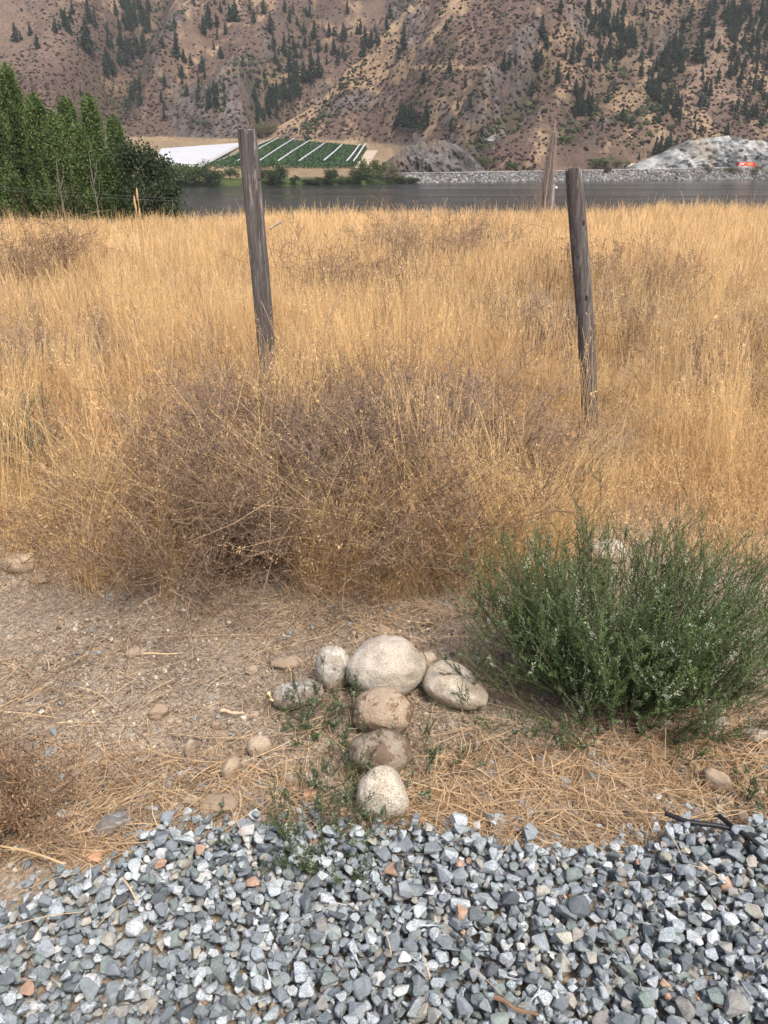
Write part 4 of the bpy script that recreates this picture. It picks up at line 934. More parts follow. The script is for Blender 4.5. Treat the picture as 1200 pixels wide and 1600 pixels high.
G_FIG = 'stones laid out as a figure'
m_white = rock_mat('granite_pale', (0.457, 0.410, 0.346), (0.329, 0.288, 0.228), (0.553, 0.511, 0.447), 0.5, seed=1)
m_tan = rock_mat('granite_tan', (0.324, 0.252, 0.180), (0.234, 0.180, 0.126), (0.423, 0.351, 0.270), 0.35, dirt=0.75, seed=2.3)
m_olive = rock_mat('stone_muddy', (0.255, 0.217, 0.166), (0.204, 0.170, 0.128), (0.306, 0.264, 0.212), 0.2, dirt=1.1, dirtcol=(0.13, 0.085, 0.06), seed=5.1)
m_salt = rock_mat('granite_speckled', (0.524, 0.469, 0.388), (0.371, 0.316, 0.240), (0.699, 0.655, 0.578), 0.8, seed=7.7)
m_band = rock_mat('stone_banded', (0.255, 0.246, 0.230), (0.170, 0.170, 0.162), (0.357, 0.323, 0.272), 0.35, vein=0.5, seed=9.4)
m_vein = rock_mat('stone_quartz', (0.377, 0.344, 0.295), (0.271, 0.230, 0.180), (0.541, 0.525, 0.492), 0.4, vein=0.4, dirt=0.1, seed=12)
m_salt2 = rock_mat('stone_tan_quartz', (0.484, 0.418, 0.319), (0.341, 0.275, 0.198), (0.682, 0.627, 0.539), 0.4, vein=0.25, seed=23)
m_cream = rock_mat('stone_cream', (0.484, 0.407, 0.310), (0.368, 0.301, 0.223), (0.620, 0.552, 0.465), 0.3, seed=15)
m_dust = rock_mat('stone_dusty', (0.388, 0.308, 0.228), (0.296, 0.228, 0.166), (0.479, 0.398, 0.308), 0.15, seed=17)
m_slate = rock_mat('stone_blue', (0.140, 0.161, 0.182), (0.077, 0.091, 0.105), (0.252, 0.273, 0.287), 0.4, vein=0.4, seed=19)
stones = []
stones.append(stone('river_stone', 603, 1041, 122, 98, 'largest round pale granite stone in the middle of the stone figure', m_white, asp=0.86, seed=23, taper=(0.03, -0.13), sq=2.0, lump=0.10, facets=0, grp=G_FIG))
stones.append(stone('river_stone', 520, 1046, 54, 68, 'small blocky beige stone against the left side of the largest stone', m_vein, asp=0.9, seed=12, sq=2.7, grp=G_FIG))
stones.append(stone('river_stone', 465, 1084, 84, 44, 'flat grey banded stone lying lowest left beside the figure', m_band, rot=0.38, asp=0.60, seed=13, sq=2.2, grp=G_FIG))
stones.append(stone('river_stone', 714, 1075, 112, 66, 'elongated pale stone tapering right, beside the green bush', m_salt2, rot=-0.72, asp=0.60, seed=14, taper=(-0.30, 0), sq=2.0, lump=0.08, facets=3, grp=G_FIG))
stones.append(stone('river_stone', 600, 1112, 106, 76, 'tan stone with dirt stains just below the largest stone', m_tan, asp=0.80, seed=27, sq=2.05, lump=0.09, facets=4, grp=G_FIG))
stones.append(stone('river_stone', 594, 1176, 99, 72, 'muddy olive stone with brown stains, third from the top of the column', m_olive, asp=0.72, seed=16, sq=2.0, lump=0.05, facets=1, grp=G_FIG))
stones.append(stone('river_stone', 597, 1240, 82, 80, 'white speckled rounded triangular stone at the foot of the column', m_salt, asp=0.80, seed=17, taper=(0.03, -0.15), sq=2.2, lump=0.06, grp=G_FIG))
SOILST = [
    (448, 1036, 50, 20, 'flat creamy white stone upper left of the figure', m_cream, 0.25, 0.5), (662, 1037, 44, 34, 'half hidden beige stone behind the right side of the largest stone', m_cream, 0.2, 0.7),
    (597, 984, 26, 12, 'small orange tan stone just above the largest stone', m_dust, 0, 0.6), (404, 1167, 38, 32, 'rounded cream stone alone on the bare dirt left of the column', m_cream, 0.5, 0.8),
    (247, 1112, 32, 24, 'dusty half buried stone on the bare dirt at left', m_dust, 0.3, 0.7), (265, 1126, 14, 9, 'small cream pebble, left one of a touching pair', m_cream, 0, 0.8), (279, 1128, 12, 10, 'small cream pebble, right one of a touching pair', m_cream, 0, 0.9),
    (338, 1133, 15, 14, 'small round grey brown pebble on bare dirt', m_dust, 0, 0.9), (345, 1146, 26, 11, 'flat brown pebble below the round grey brown one', m_dust, 0.1, 0.7), (345, 1157, 18, 12, 'tan pebble below the flat brown one', m_dust, 0, 0.8),
    (397, 1117, 16, 12, 'pale rough pebble between the dirt scrape and the banded stone', m_cream, 0, 0.8), (341, 1110, 10, 9, 'tiny dark blue round pebble', m_slate, 0, 0.9), (317, 1202, 22, 15, 'slate blue chip among straw', m_slate, 0.7, 0.7),
    (362, 1203, 36, 34, 'pale wedge shaped buried stone among straw', m_dust, 0.9, 0.6), (352, 1219, 16, 12, 'small tan pebble under the wedge shaped stone', m_dust, 0, 0.8), (342, 1258, 58, 34, 'dusty grey buried stone by the gravel edge at left', m_dust, 0, 0.7),
    (297, 1170, 22, 26, 'pale upright buried stone in the straw', m_cream, 1.1, 0.5), (298, 1251, 26, 18, 'tan stone left of the dusty buried one', m_cream, -0.3, 0.7), (262, 1229, 17, 18, 'blue white speckled chip lying on the straw', m_slate, 0.3, 0.8),
    (252, 1277, 24, 17, 'dark speckled stone just above the gravel edge', m_slate, 0.2, 0.8), (327, 1285, 17, 26, 'upright blue grey chip at the gravel edge', m_slate, 1.2, 0.6), (213, 1019, 34, 16, 'flat tan stone on the bare ground at left', m_cream, 0.3, 0.5),
    (125, 1019, 17, 10, 'small blue grey chip on the bare ground at far left', m_slate, 0.3, 0.7), (241, 940, 16, 10, 'pale pebble at the foot of the brown brush', m_band, 0, 0.7), (393, 1047, 20, 14, 'dusty cream pebble right of the bare ground', m_cream, 0.2, 0.7),
    (30, 880, 60, 30, 'big dusty stone half buried at the left edge', m_cream, 0, 0.7), (95, 862, 56, 20, 'grey stone in the short grass at left', m_dust, 0, 0.6), (60, 905, 30, 14, 'small pale stone in the short grass at left', m_cream, 0, 0.6), (130, 896, 34, 22, 'grey pink stone beside a grass tuft at left', m_dust, 0, 0.7),
    (185, 905, 40, 18, 'low tan stone left of the brown brush', m_dust, 0, 0.6), (385, 925, 30, 16, 'stone half hidden under the brown brush', m_dust, 0, 0.7), (436, 976, 16, 9, 'pale pebble below the brown brush', m_cream, 0, 0.7),
    (950, 862, 62, 36, 'pale boulder half hidden behind the top of the green bush', m_white, 0, 0.8), (940, 1196, 34, 18, 'blue grey flat stone sunk in the straw below the bush', m_slate, 0, 0.6), (924, 1232, 30, 14, 'pale small stone sunk in straw at right', m_cream, 0, 0.6),
    (880, 1246, 40, 16, 'smooth flat tan stone sunk in straw', m_dust, 0, 0.6), (958, 1259, 22, 12, 'white chip on the straw above the gravel edge', m_white, 0, 0.7), (1118, 1222, 48, 34, 'pinkish wedge shaped stone in the straw at right', m_dust, -0.7, 0.5), (1038, 1260, 22, 16, 'dark speckled chip, left one above the black cable', m_slate, 0, 0.8),
    (1056, 1262, 18, 13, 'grey speckled chip, middle one above the black cable', m_slate, 0, 0.8), (1068, 1272, 28, 18, 'creamy white chip above the black cable', m_cream, -0.3, 0.7), (1090, 1272, 24, 20, 'dark green grey chip right of the creamy one', m_slate, 0, 0.8), (1160, 1277, 20, 20, 'white speckled chip right of the cables', m_white, 0.3, 0.8),
    (1180, 1148, 46, 26, 'grey stone in the shade at the right foot of the bush', m_band, 0, 0.7), (1006, 1140, 22, 26, 'tan upright stone under the front of the bush', m_dust, 1.2, 0.6), (1118, 1130, 40, 24, 'grey blue stone under the right part of the bush', m_slate, 0, 0.7), (175, 1290, 60, 34, 'flat slate grey slab poking out of the straw at left', m_slate, 0.5, 0.5),
    (50, 1168, 24, 16, 'grey pebble above the reddish brown weed', m_band, 0, 0.7), (80, 1156, 20, 12, 'small tan pebble above the reddish brown weed', m_dust, 0, 0.7),
    (410, 1280, 14, 13, 'round grey pebble left of the straggly green weed', m_band, 0, 0.9), (425, 1208, 11, 10, 'tiny grey pebble on bare dirt right of the wedge stone', m_band, 0, 0.9), (745, 1165, 12, 14, 'pale pebble right of the stone column', m_white, 0, 0.9), (476, 1190, 18, 12, 'slate chip left of the stone column', m_slate, 0.3, 0.7)]
for k, (u, v, w, h, lab, m, rot, asp) in enumerate(SOILST):
    stones.append(stone('small_stone', u, v, w, h, lab, m, rot=rot, asp=asp, seed=40 + k, sq=2.5, lump=0.12, sink=0.27, grp='loose stones on the dirt'))

# ------------------------------------------------------------------ gravel bed
def stone_protos(n, r):
    out = []
    for i in range(n):
        k = r.integers(9, 16); P = unit(r.normal(size=(k, 3))) * r.uniform(0.8, 1.05, (k, 1)); P = np.sign(P) * np.abs(P) ** 0.8
        bm = bmesh.new(); vs = [bm.verts.new(p) for p in P]; res = bmesh.ops.convex_hull(bm, input=vs)
        junk = [g for g in res['geom_interior'] if isinstance(g, bmesh.types.BMVert)]
        if junk: bmesh.ops.delete(bm, geom=junk, context='VERTS')
        bmesh.ops.dissolve_limit(bm, angle_limit=R(14), verts=bm.verts[:], edges=bm.edges[:])
        bmesh.ops.bevel(bm, geom=bm.edges[:], offset=r.choice([0.06, 0.11, 0.18]), segments=2, affect='EDGES', profile=0.6)
        bmesh.ops.triangulate(bm, faces=bm.faces[:]); bm.verts.index_update()
        out.append((np.array([v.co[:] for v in bm.verts]), np.array([[v.index for v in f.verts] for f in bm.faces]))); bm.free()
    return out
PROTO = stone_protos(36, np.random.default_rng(21))
def stone_colors(n, r):
    pal = np.array([(0.185, 0.20, 0.205), (0.13, 0.143, 0.149), (0.26, 0.275, 0.28), (0.35, 0.36, 0.36), (0.16, 0.182, 0.168), (0.29, 0.265, 0.22), (0.42, 0.41, 0.385), (0.32, 0.205, 0.14), (0.085, 0.092, 0.097), (0.22, 0.205, 0.185)])
    pr = np.array([0.22, 0.13, 0.22, 0.15, 0.09, 0.06, 0.028, 0.009, 0.04, 0.05]); pr /= pr.sum(); k = r.choice(len(pal), n, p=pr)
    c = pal[k] * (0.40 + 0.70 * r.uniform(0.9, 1.4, (n, 1))) * (1 + 0.012 * r.normal(size=(n, 3))) * [0.95, 1.0, 1.05]
    a = np.where(np.isin(k, [2, 3]), r.uniform(0.3, 0.8, n), r.uniform(0.0, 0.4, n)); a[k == 6] = 0.1
    return np.clip(c, 0.02, 0.85), a
def gravel():
    r = np.random.default_rng(22); cell = 0.006; X0, X1, Y0, Y1 = -1.75, 1.75, 0.45, 2.0
    nxg, nyg = int((X1 - X0) / cell), int((Y1 - Y0) / cell); gx = X0 + (np.arange(nxg) + .5) * cell; gy = Y0 + (np.arange(nyg) + .5) * cell
    A, B = np.meshgrid(gx, gy); Hm = gz(A, B) - 0.005 + 0.010 * sstep(0.0, 0.3, gravel_edge(A) - B)
    recs = []
    def drop(x, y, a, b, c, rot):
        rr = (a + b) / 2; ix, iy = int((x - X0) / cell), int((y - Y0) / cell); w = max(1, int(rr / cell))
        if ix - w < 0 or iy - w < 0 or ix + w >= nxg or iy + w >= nyg: return None
        sub = Hm[iy - w:iy + w + 1, ix - w:ix + w + 1]; dy, dx = np.mgrid[-w:w + 1, -w:w + 1] * cell
        e = (dx ** 2 + dy ** 2) / rr ** 2; inside = e < 1
        und = c * np.sqrt(np.clip(1 - e, 0, 1))       # underside
        zc = np.percentile((sub + und)[inside], 88); return zc, ix, iy, w, und, inside
    N_ = 20500
    for i in range(N_):
        a = 0.0106 * math.exp(0.36 * r.normal()); a = min(a, 0.026)
        b = a * r.uniform(0.68, 0.98); c = a * r.uniform(0.5, 0.8); best = None
        for _ in range(5):
            x = r.uniform(X0 + 0.05, X1 - 0.05); y = r.uniform(Y0 + 0.05, 1.72)
            ge = float(gravel_edge(x))
            if y > ge and r.random() > 0.20 * math.exp(-(y - ge) / 0.06): continue
            q = drop(x, y, a, b, c, 0)
            if q and (best is None or q[0] < best[1][0]): best = ((x, y), q)
        if best is None: continue
        (x, y), (zc, ix, iy, w, und, inside) = best
        sub = Hm[iy - w:iy + w + 1, ix - w:ix + w + 1]; sub[inside] = np.maximum(sub, zc + und * 0.9)[inside]
        recs.append((x, y, zc, a * 1.12, b * 1.12, c * 1.12))
    for _ in range(230):                                    # strays on the dirt
        u = r.uniform(0, 1200); v = r.uniform(1180, 1330); x, y = on_z(u, v, 0); x = float(x); y = float(y)
        a = 0.012 * math.exp(0.35 * r.normal()); recs.append((x, y, float(gz(x, y)) + a * 0.3, a, a * .8, a * .6))
    recs = np.array(recs); n = len(recs); C, al = stone_colors(n, r)
    G = []; T = []; CC = []; off = 0; pk = r.integers(0, len(PROTO), n)
    rz = r.random(n) * 6.283; tl = r.normal(size=n) * 0.35; ta = r.random(n) * 6.283
    for i in range(n):
        V, F_ = PROTO[pk[i]]; V = V * recs[i, 3:6]
        ax = np.array([math.cos(ta[i]), math.sin(ta[i]), 0]); M = np.array(Matrix.Rotation(tl[i], 3, Vector(ax))) @ rotz(rz[i])
        V = V @ M.T + recs[i, :3]; G.append(V); T.append(F_ + off); off += len(V)
        CC.append(np.broadcast_to(np.append(C[i], al[i]), (len(V), 4)))
    me = make_mesh('gravel', np.concatenate(G), None, np.concatenate(T), C=np.concatenate(CC), smooth=False)
    tag(obj('gravel', me, M_GRAVEL), kind='stuff')
    return Hm, (X0, Y0, cell)
GH, GP = gravel()

# pebbles and crumbs over the dirt
def pebbles():
    r = np.random.default_rng(31); n = 36000; y = 1.35 + 2.2 * r.random(n) ** 1.2; x = r.uniform(-1, 1, n) * (0.45 + 0.62 * y)
    ge = gravel_edge(x); k = y > ge - 0.02; dn = fbm(x * 2, y * 2, 3, 55); k &= r.random(n) < 0.55 + 0.8 * dn; x, y = x[k], y[k]; n = len(x)
    s = 0.0034 * np.exp(0.55 * r.normal(size=n)); s = np.clip(s, 0.0015, 0.014); S = s[:, None] * r.uniform(0.7, 1.2, (n, 3)) * [1, 1, 0.7]
    pal = np.array([(0.30, 0.24, 0.17), (0.20, 0.15, 0.11), (0.42, 0.36, 0.29), (0.24, 0.26, 0.27), (0.46, 0.42, 0.36), (0.13, 0.10, 0.08)]); C = pal[r.choice(6, n, p=[.28, .17, .24, .10, .11, .10])] * r.uniform(.8, 1.2, (n, 1))
    V0, T0 = ICO1; kk = len(V0); Vv = V0[None] * (1 + 0.2 * r.normal(size=(n, kk, 1))) * S[:, None]; Vv = np.einsum('nij,nkj->nki', rand_rots(n), Vv) + np.stack([x, y, gz(x, y) + s * 0.5 + 0.001], -1)[:, None]
    tag(obj('pebbles', make_mesh('pebbles', Vv, None, (T0[None] + (np.arange(n) * kk)[:, None, None]).reshape(-1, 3), C=np.repeat(C, kk, 0)), M_GRAVEL), kind='stuff')
pebbles()

# ------------------------------------------------------------------ dry grass
GOLD0 = np.array((0.57, 0.39, 0.185)); GOLD1 = np.array((0.96, 0.69, 0.36)); PALE = np.array((0.90, 0.70, 0.44)); BRN = np.array((0.24, 0.15, 0.085))
def blades(G, x, y, H, W, lean, droop, C0, C1, K=4, r=rng, dirb=None, z=None):
    n = len(x); a = r.random(n) * 6.283; ld = np.stack([np.cos(a), np.sin(a)], -1)
    if dirb is not None: ld = unit(ld + dirb)
    z0 = (gz(x, y) if z is None else z) - 0.01; t = np.linspace(0, 1, K)[None]
    off = (lean[:, None] * t + droop[:, None] * t ** 2.5) * H[:, None]
    P = np.stack([x[:, None] + ld[:, :1] * off, y[:, None] + ld[:, 1:] * off, z0[:, None] + H[:, None] * (t - 0.35 * droop[:, None] * t ** 3)], -1)
    P[:, 1:, :2] += r.normal(size=(n, K - 1, 2)) * 0.012 * H[:, None, None]
    s = np.stack([np.cos(a2 := r.normal(size=n) * 0.7), np.sin(a2), 0 * a2], -1)
    w = W[:, None] * np.linspace(1, 0.45, K)[None]
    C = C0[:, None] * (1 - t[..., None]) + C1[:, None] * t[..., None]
    G.ribbons(P, w, s, C); return P, ld
def heads(G, tip, prev, ld, size, C, m, r=rng, spread=0.35):
    n = len(tip); d = unit(tip - prev); k = np.repeat(np.arange(n), m); s = r.random(len(k)) 
    P = tip[k] - d[k] * (s * size[k])[:, None] + r.normal(size=(len(k), 3)) * (size[k] * spread * 0.28)[:, None]
    A = unit(d[k] + r.normal(size=(len(k), 3)) * 0.5 + np.stack([0 * s, 0 * s, -0.2 + 0 * s], -1)) * (size[k] * 0.13)[:, None]; B = unit(np.cross(A, r.normal(size=(len(k), 3)))) * (size[k] * 0.024)[:, None]
    G.leaves(P, A, B, C[k] * (1 + 0.12 * r.normal(size=(len(k), 1))))
# brown brush patches seen in the field: u, v (middle of the patch) , half width px, half height px
def patch(x, y):
    u, v = project(x, y, 0.35)
    return uv_ell(u, v, [(25, 425, 60, 22, 0, .8), (680, 385, 60, 25, 0, .5), (850, 460, 80, 50, 20, .7), (1040, 480, 120, 50, 10, .5), (130, 520, 110, 35, 0, .6), (540, 425, 60, 25, 0, .5), (480, 700, 260, 140, 0, 1.0), (600, 490, 60, 20, 0, .3), (980, 430, 60, 30, 0, .3), (760, 680, 120, 60, 0, .7), (1150, 560, 90, 50, 0, .4)])
def field():
    r = np.random.default_rng(41); G = Geo()
    def sample(n, y0, y1, p, half=0.66):
        y = (y0 ** (2 - p) + r.random(n) * (y1 ** (2 - p) - y0 ** (2 - p))) ** (1 / (2 - p)); x = r.uniform(-half, half, n) * (y + 0.6); return x, y
    # far and middle: tall dense golden stalks
    nt_ = 15500; tx, ty = sample(nt_, 4.9, 27, 0.75); tk_ = np.repeat(np.arange(nt_), 15); tr_ = 0.022 + 0.0022 * ty; x = tx[tk_] + r.normal(size=len(tk_)) * tr_[tk_]; y = ty[tk_] + r.normal(size=len(tk_)) * tr_[tk_]; th_ = (0.07 * r.normal(size=nt_) + 0.16 * (r.random(nt_) < 0.05))[tk_]; td_ = (r.normal(size=(nt_, 2)) * 1.3)[tk_]; tm_ = (0.24 * r.normal(size=nt_))[tk_]; pt = patch(x, y)
    cl = fbm(x * 1.1, y * 1.1, 3, 60); k = r.random(len(x)) < np.clip(0.82 + 0.5 * cl - 0.45 * pt, 0.12, 1); x, y, pt, cl, th_, td_, tm_ = x[k], y[k], pt[k], cl[k], th_[k], td_[k], tm_[k]; n = len(x)
    big = fbm(x * 0.35, y * 0.35, 3, 64)
    H = (0.47 + th_ + 0.10 * r.normal(size=n) * 0.8 + 0.10 * cl + 0.10 * big) * (1 - 0.25 * pt) * (1 + 0.10 * (r.random(n) < 0.04) * 3); H = np.clip(H, 0.16, 1.0)
    uu, vv = project(x, y, 0.0); H = H * (1 - 0.62 * sstep(780, 880, uu) * sstep(6.6, 5.4, y)); W = (0.0020 + 0.00030 * y) * r.uniform(0.6, 1.3, n); H = H * (1 - 0.6 * (np.abs(x - 1.33) < 0.42) * (y < 5.6)); mixb = np.clip(0.55 + tm_ + 0.3 * r.normal(size=n) * 0.7 + 0.5 * big - 0.45 * pt, 0, 1)
    tip = GOLD0 + (GOLD1 - GOLD0) * mixb[:, None]; tip = tip * (1 + 0.14 * sstep(6, 13, y))[:, None]; tip[r.random(n) < 0.15] = PALE; dk = r.random(n) < 0.15 + 0.35 * pt; tip[dk] = BRN * 1.5
    P, ld = blades(G, x, y, H, W, np.abs(r.normal(size=n)) * 0.14, np.abs(r.normal(size=n)) * 0.14, tip * 0.62, tip, 4, r, dirb=td_)  # blade bases browner, with the shade of the gaps between tufts painted in
    hd = np.where(r.random(n) < 0.5)[0]; heads(G, P[hd, -1], P[hd, -2], ld[hd], np.clip(0.05 + 0.02 * r.normal(size=len(hd)), 0.02, .1) * (1 + 0.02 * y[hd]), tip[hd] * 1.08, 3, r)
    # near: short fuzzy cheat grass
    x, y = sample(120000, 2.72, 5.6, 0.3, 0.72); pt = patch(x, y); edge = 2.85 + 0.22 * fbm(x * 2.0, 0 * x + 3, 3, 66) - 0.16 * sstep(-0.6, -1.1, x)
    cl = fbm(x * 2.2, y * 2.2, 3, 67); u, v = project(x, y, 0.1)
    dn = np.clip((y - edge) / 0.45 + 0.12, 0, 1) * np.clip(0.75 + 0.7 * cl, 0.1, 1) * (1 - 0.5 * np.clip(pt, 0, 1)); k = r.random(len(x)) < dn; x, y, pt, cl, u = x[k], y[k], pt[k], cl[k], u[k]; n = len(x)
    H = np.clip((0.22 + 0.06 * r.normal(size=n) + 0.08 * cl) * np.clip(0.55 + (y - 2.8) * 0.35, 0.5, 1.25) * (1 - 0.55 * (np.abs(x - 1.30) < 0.30) * (y > 3.9) * (y < 5.2)), 0.05, 0.5); W = r.uniform(0.0012, 0.0028, n)
    tip = GOLD0 + (GOLD1 - GOLD0) * np.clip(0.55 + 0.3 * r.normal(size=n), 0, 1)[:, None]; tip[r.random(n) < 0.10] = PALE; tip[r.random(n) < 0.25] = BRN * 1.3
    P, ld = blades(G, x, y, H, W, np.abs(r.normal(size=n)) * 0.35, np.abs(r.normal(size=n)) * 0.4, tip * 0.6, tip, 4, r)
    hd = np.where(r.random(n) < 0.38)[0]; heads(G, P[hd, -1], P[hd, -2], ld[hd], np.clip(0.05 + 0.015 * r.normal(size=len(hd)), 0.02, .1), tip[hd] * 1.05, 7, r, 0.9)
    # tall straight stalks standing through the near field in bunches
    nb = 650; bx, by = sample(nb, 3.1, 7.5, 0.2, 0.68); u, v = project(bx, by, 0.3); pr = 0.25 + 0.75 * uv_ell(u, v, [(520, 560, 230, 110, 0, 1), (230, 560, 110, 120, 0, .8), (1050, 480, 140, 90, 0, .5), (660, 640, 90, 90, 0, .8)]); k = r.random(nb) < pr; bx, by = bx[k], by[k]
    m = r.integers(8, 60, len(bx)); k = np.repeat(np.arange(len(bx)), m); n = len(k); x = bx[k] + r.normal(size=n) * 0.06; y = by[k] + r.normal(size=n) * 0.06
    H = np.clip(0.62 + 0.13 * r.normal(size=n) + 0.08 * r.normal(size=len(bx))[k], 0.3, 1.0); W = r.uniform(0.0016, 0.0032, n); tip = GOLD0 + (GOLD1 - GOLD0) * np.clip(0.65 + 0.25 * r.normal(size=n), 0, 1)[:, None]
    bd = r.normal(size=(len(bx), 2))[k] * 1.2
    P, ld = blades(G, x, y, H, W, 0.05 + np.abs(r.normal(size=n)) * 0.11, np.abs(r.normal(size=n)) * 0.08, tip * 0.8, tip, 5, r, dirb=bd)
    hd = np.where(r.random(n) < 0.5)[0]; heads(G, P[hd, -1], P[hd, -2], ld[hd], np.clip(0.07 + 0.02 * r.normal(size=len(hd)), 0.03, .12), tip[hd] * 1.1, 6, r, 0.35)
    # golden bunches rooted in and before the brush
    nb = 270; bu = np.where(r.random(nb) < 0.45, r.uniform(120, 860, nb), r.uniform(480, 880, nb)); bv = r.uniform(800, 930, nb); bx, by = on_z(bu, bv, 0.0); m = r.integers(6, 34, nb); k = np.repeat(np.arange(nb), m); n = len(k); x = bx[k] + r.normal(size=n) * 0.035; y = by[k] + r.normal(size=n) * 0.035
    H = np.clip(0.30 + 0.12 * r.normal(size=nb)[k] + 0.08 * r.normal(size=n), 0.1, 0.7); tip = GOLD0 + (GOLD1 - GOLD0) * np.clip(0.5 + 0.3 * r.normal(size=n), 0, 1)[:, None]
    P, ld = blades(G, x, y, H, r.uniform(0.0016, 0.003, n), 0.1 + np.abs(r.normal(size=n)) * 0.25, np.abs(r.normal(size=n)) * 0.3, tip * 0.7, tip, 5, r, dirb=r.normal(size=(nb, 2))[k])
    hd = np.where(r.random(n) < 0.5)[0]; heads(G, P[hd, -1], P[hd, -2], ld[hd], np.full(len(hd), 0.06), tip[hd], 6, r, 0.6)
    # long stalks fallen across the brush
    n = 420; x = r.uniform(-1.2, 0.6, n); y = r.uniform(2.9, 4.2, n); H = r.uniform(0.35, 0.75, n); tip = GOLD1 * r.uniform(0.7, 1.05, (n, 1))
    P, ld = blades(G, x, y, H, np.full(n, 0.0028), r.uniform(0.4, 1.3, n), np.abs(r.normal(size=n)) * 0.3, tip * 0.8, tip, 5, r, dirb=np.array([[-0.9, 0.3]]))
    heads(G, P[:, -1], P[:, -2], ld, np.full(n, 0.06), tip, 6, r, 0.5)
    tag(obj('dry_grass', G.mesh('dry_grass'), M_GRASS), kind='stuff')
field()

def straw():
    r = np.random.default_rng(51); G = Geo(); n = 19000; u = r.uniform(-140, 1340, n); v = 880 + 470 * r.random(n) ** 0.85; x, y = on_z(u, v, 0.0)
    d = 0.20 + 1.1 * uv_ell(u, v, [(800, 1240, 190, 60, 0, 1), (1080, 1200, 170, 80, 0, .8), (160, 1240, 130, 60, 0, .65), (330, 1240, 120, 50, 0, .4), (560, 955, 260, 35, 0, .7), (120, 1350, 160, 40, 0, .6), (420, 1230, 80, 40, 0, .5)]) + 0.35 * fbm(x * 3, y * 3, 3, 71)
    d = np.where((u > 230) & (u < 440) & (v > 1040) & (v < 1190), d * 0.4, d)
    k = (r.random(n) < d) & (y > gravel_edge(x) - 0.05 * r.random(n)); x, y, u = x[k], y[k], u[k]; n = len(x)
    K = 5; L = np.clip(0.11 * np.exp(0.6 * r.normal(size=n)), 0.02, 0.5); a = r.random(n) * 6.283; cur = r.normal(size=n) * 0.5; t = np.linspace(-0.5, 0.5, K)[None]
    an = a[:, None] + cur[:, None] * t; P = np.stack([x[:, None] + L[:, None] * t * np.cos(an), y[:, None] + L[:, None] * t * np.sin(an), 0 * an], -1)
    P[..., 2] = gz(P[..., 0], P[..., 1]) + 0.006 + r.random((n, 1)) ** 2 * 0.03 + 0.012 * r.normal(size=(n, 1)) * t * 2; P[..., 2] = np.maximum(P[..., 2], gz(P[..., 0], P[..., 1]) + 0.004)
    W = (r.uniform(0.0011, 0.0026, n))[:, None] * np.ones((1, K)); side = unit(np.stack([-np.sin(a), np.cos(a), r.normal(size=n) * 0.5], -1))
    mx = r.random(n); C = BRN * 1.2 * (1 - mx[:, None]) + np.array((0.74, 0.56, 0.35)) * mx[:, None]; C[r.random(n) < 0.12] = (0.40, 0.34, 0.27)
    G.ribbons(P, W, side, C)
    # fine grey-brown crumbs of litter
    n = 70000; u = r.uniform(-140, 1340, n); v = 880 + 450 * r.random(n); x, y = on_z(u, v, 0.0); k = (y > gravel_edge(x)) & (r.random(n) < 0.6 + 0.5 * fbm(x * 4, y * 4, 3, 73)); x, y = x[k], y[k]; n = len(x)
    L = 0.012 * np.exp(0.6 * r.normal(size=n)); a = r.random(n) * 6.283; dv = np.stack([np.cos(a), np.sin(a), 0.25 * r.normal(size=n)], -1) * L[:, None]; p = np.stack([x, y, gz(x, y) + 0.005 + 0.006 * r.random(n)], -1)
    mx = r.random(n); C = np.array((0.16, 0.115, 0.08)) * (1 - mx[:, None]) + np.array((0.60, 0.50, 0.38)) * mx[:, None]
    G.ribbons(np.stack([p - dv / 2, p + dv / 2], 1), np.full((n, 2), 0.0023), unit(np.stack([-np.sin(a), np.cos(a), 0 * a], -1)), C)
    # a few stalks and splinters blown onto the gravel
    for (u0, v0, u1, v1, w) in [(0, 1322, 100, 1350, 6), (360, 1262, 405, 1370, 2), (150, 1450, 200, 1410, 2), (190, 1370, 215, 1410, 4), (1080, 1352, 1140, 1380, 3), (600, 1450, 612, 1492, 2), (0, 1452, 130, 1425, 2.4), (715, 1500, 790, 1560, 1.2), (1040, 1300, 1064, 1335, 2), (660, 1490, 672, 1530, 2), (20, 1400, 120, 1365, 1.6)]:
        p0 = np.array([*map(float, on_z(u0, v0, 0.075)), 0.075]); p1 = np.array([*map(float, on_z(u1, v1, 0.065)), 0.065]); t = np.linspace(0, 1, 6)[:, None]; P = p0 * (1 - t) + p1 * t; P[:, 2] += 0.01 * np.sin(t[:, 0] * 3.1); dd = unit(p1 - p0)
        G.ribbons(P[None], np.full((1, 6), w * 0.0009), unit(np.cross(dd, [0, 0, 1.0]))[None], np.array([(0.70, 0.5, 0.29)]))
    tag(obj('straw_litter', G.mesh('straw_litter'), M_GRASS), kind='stuff')
straw()

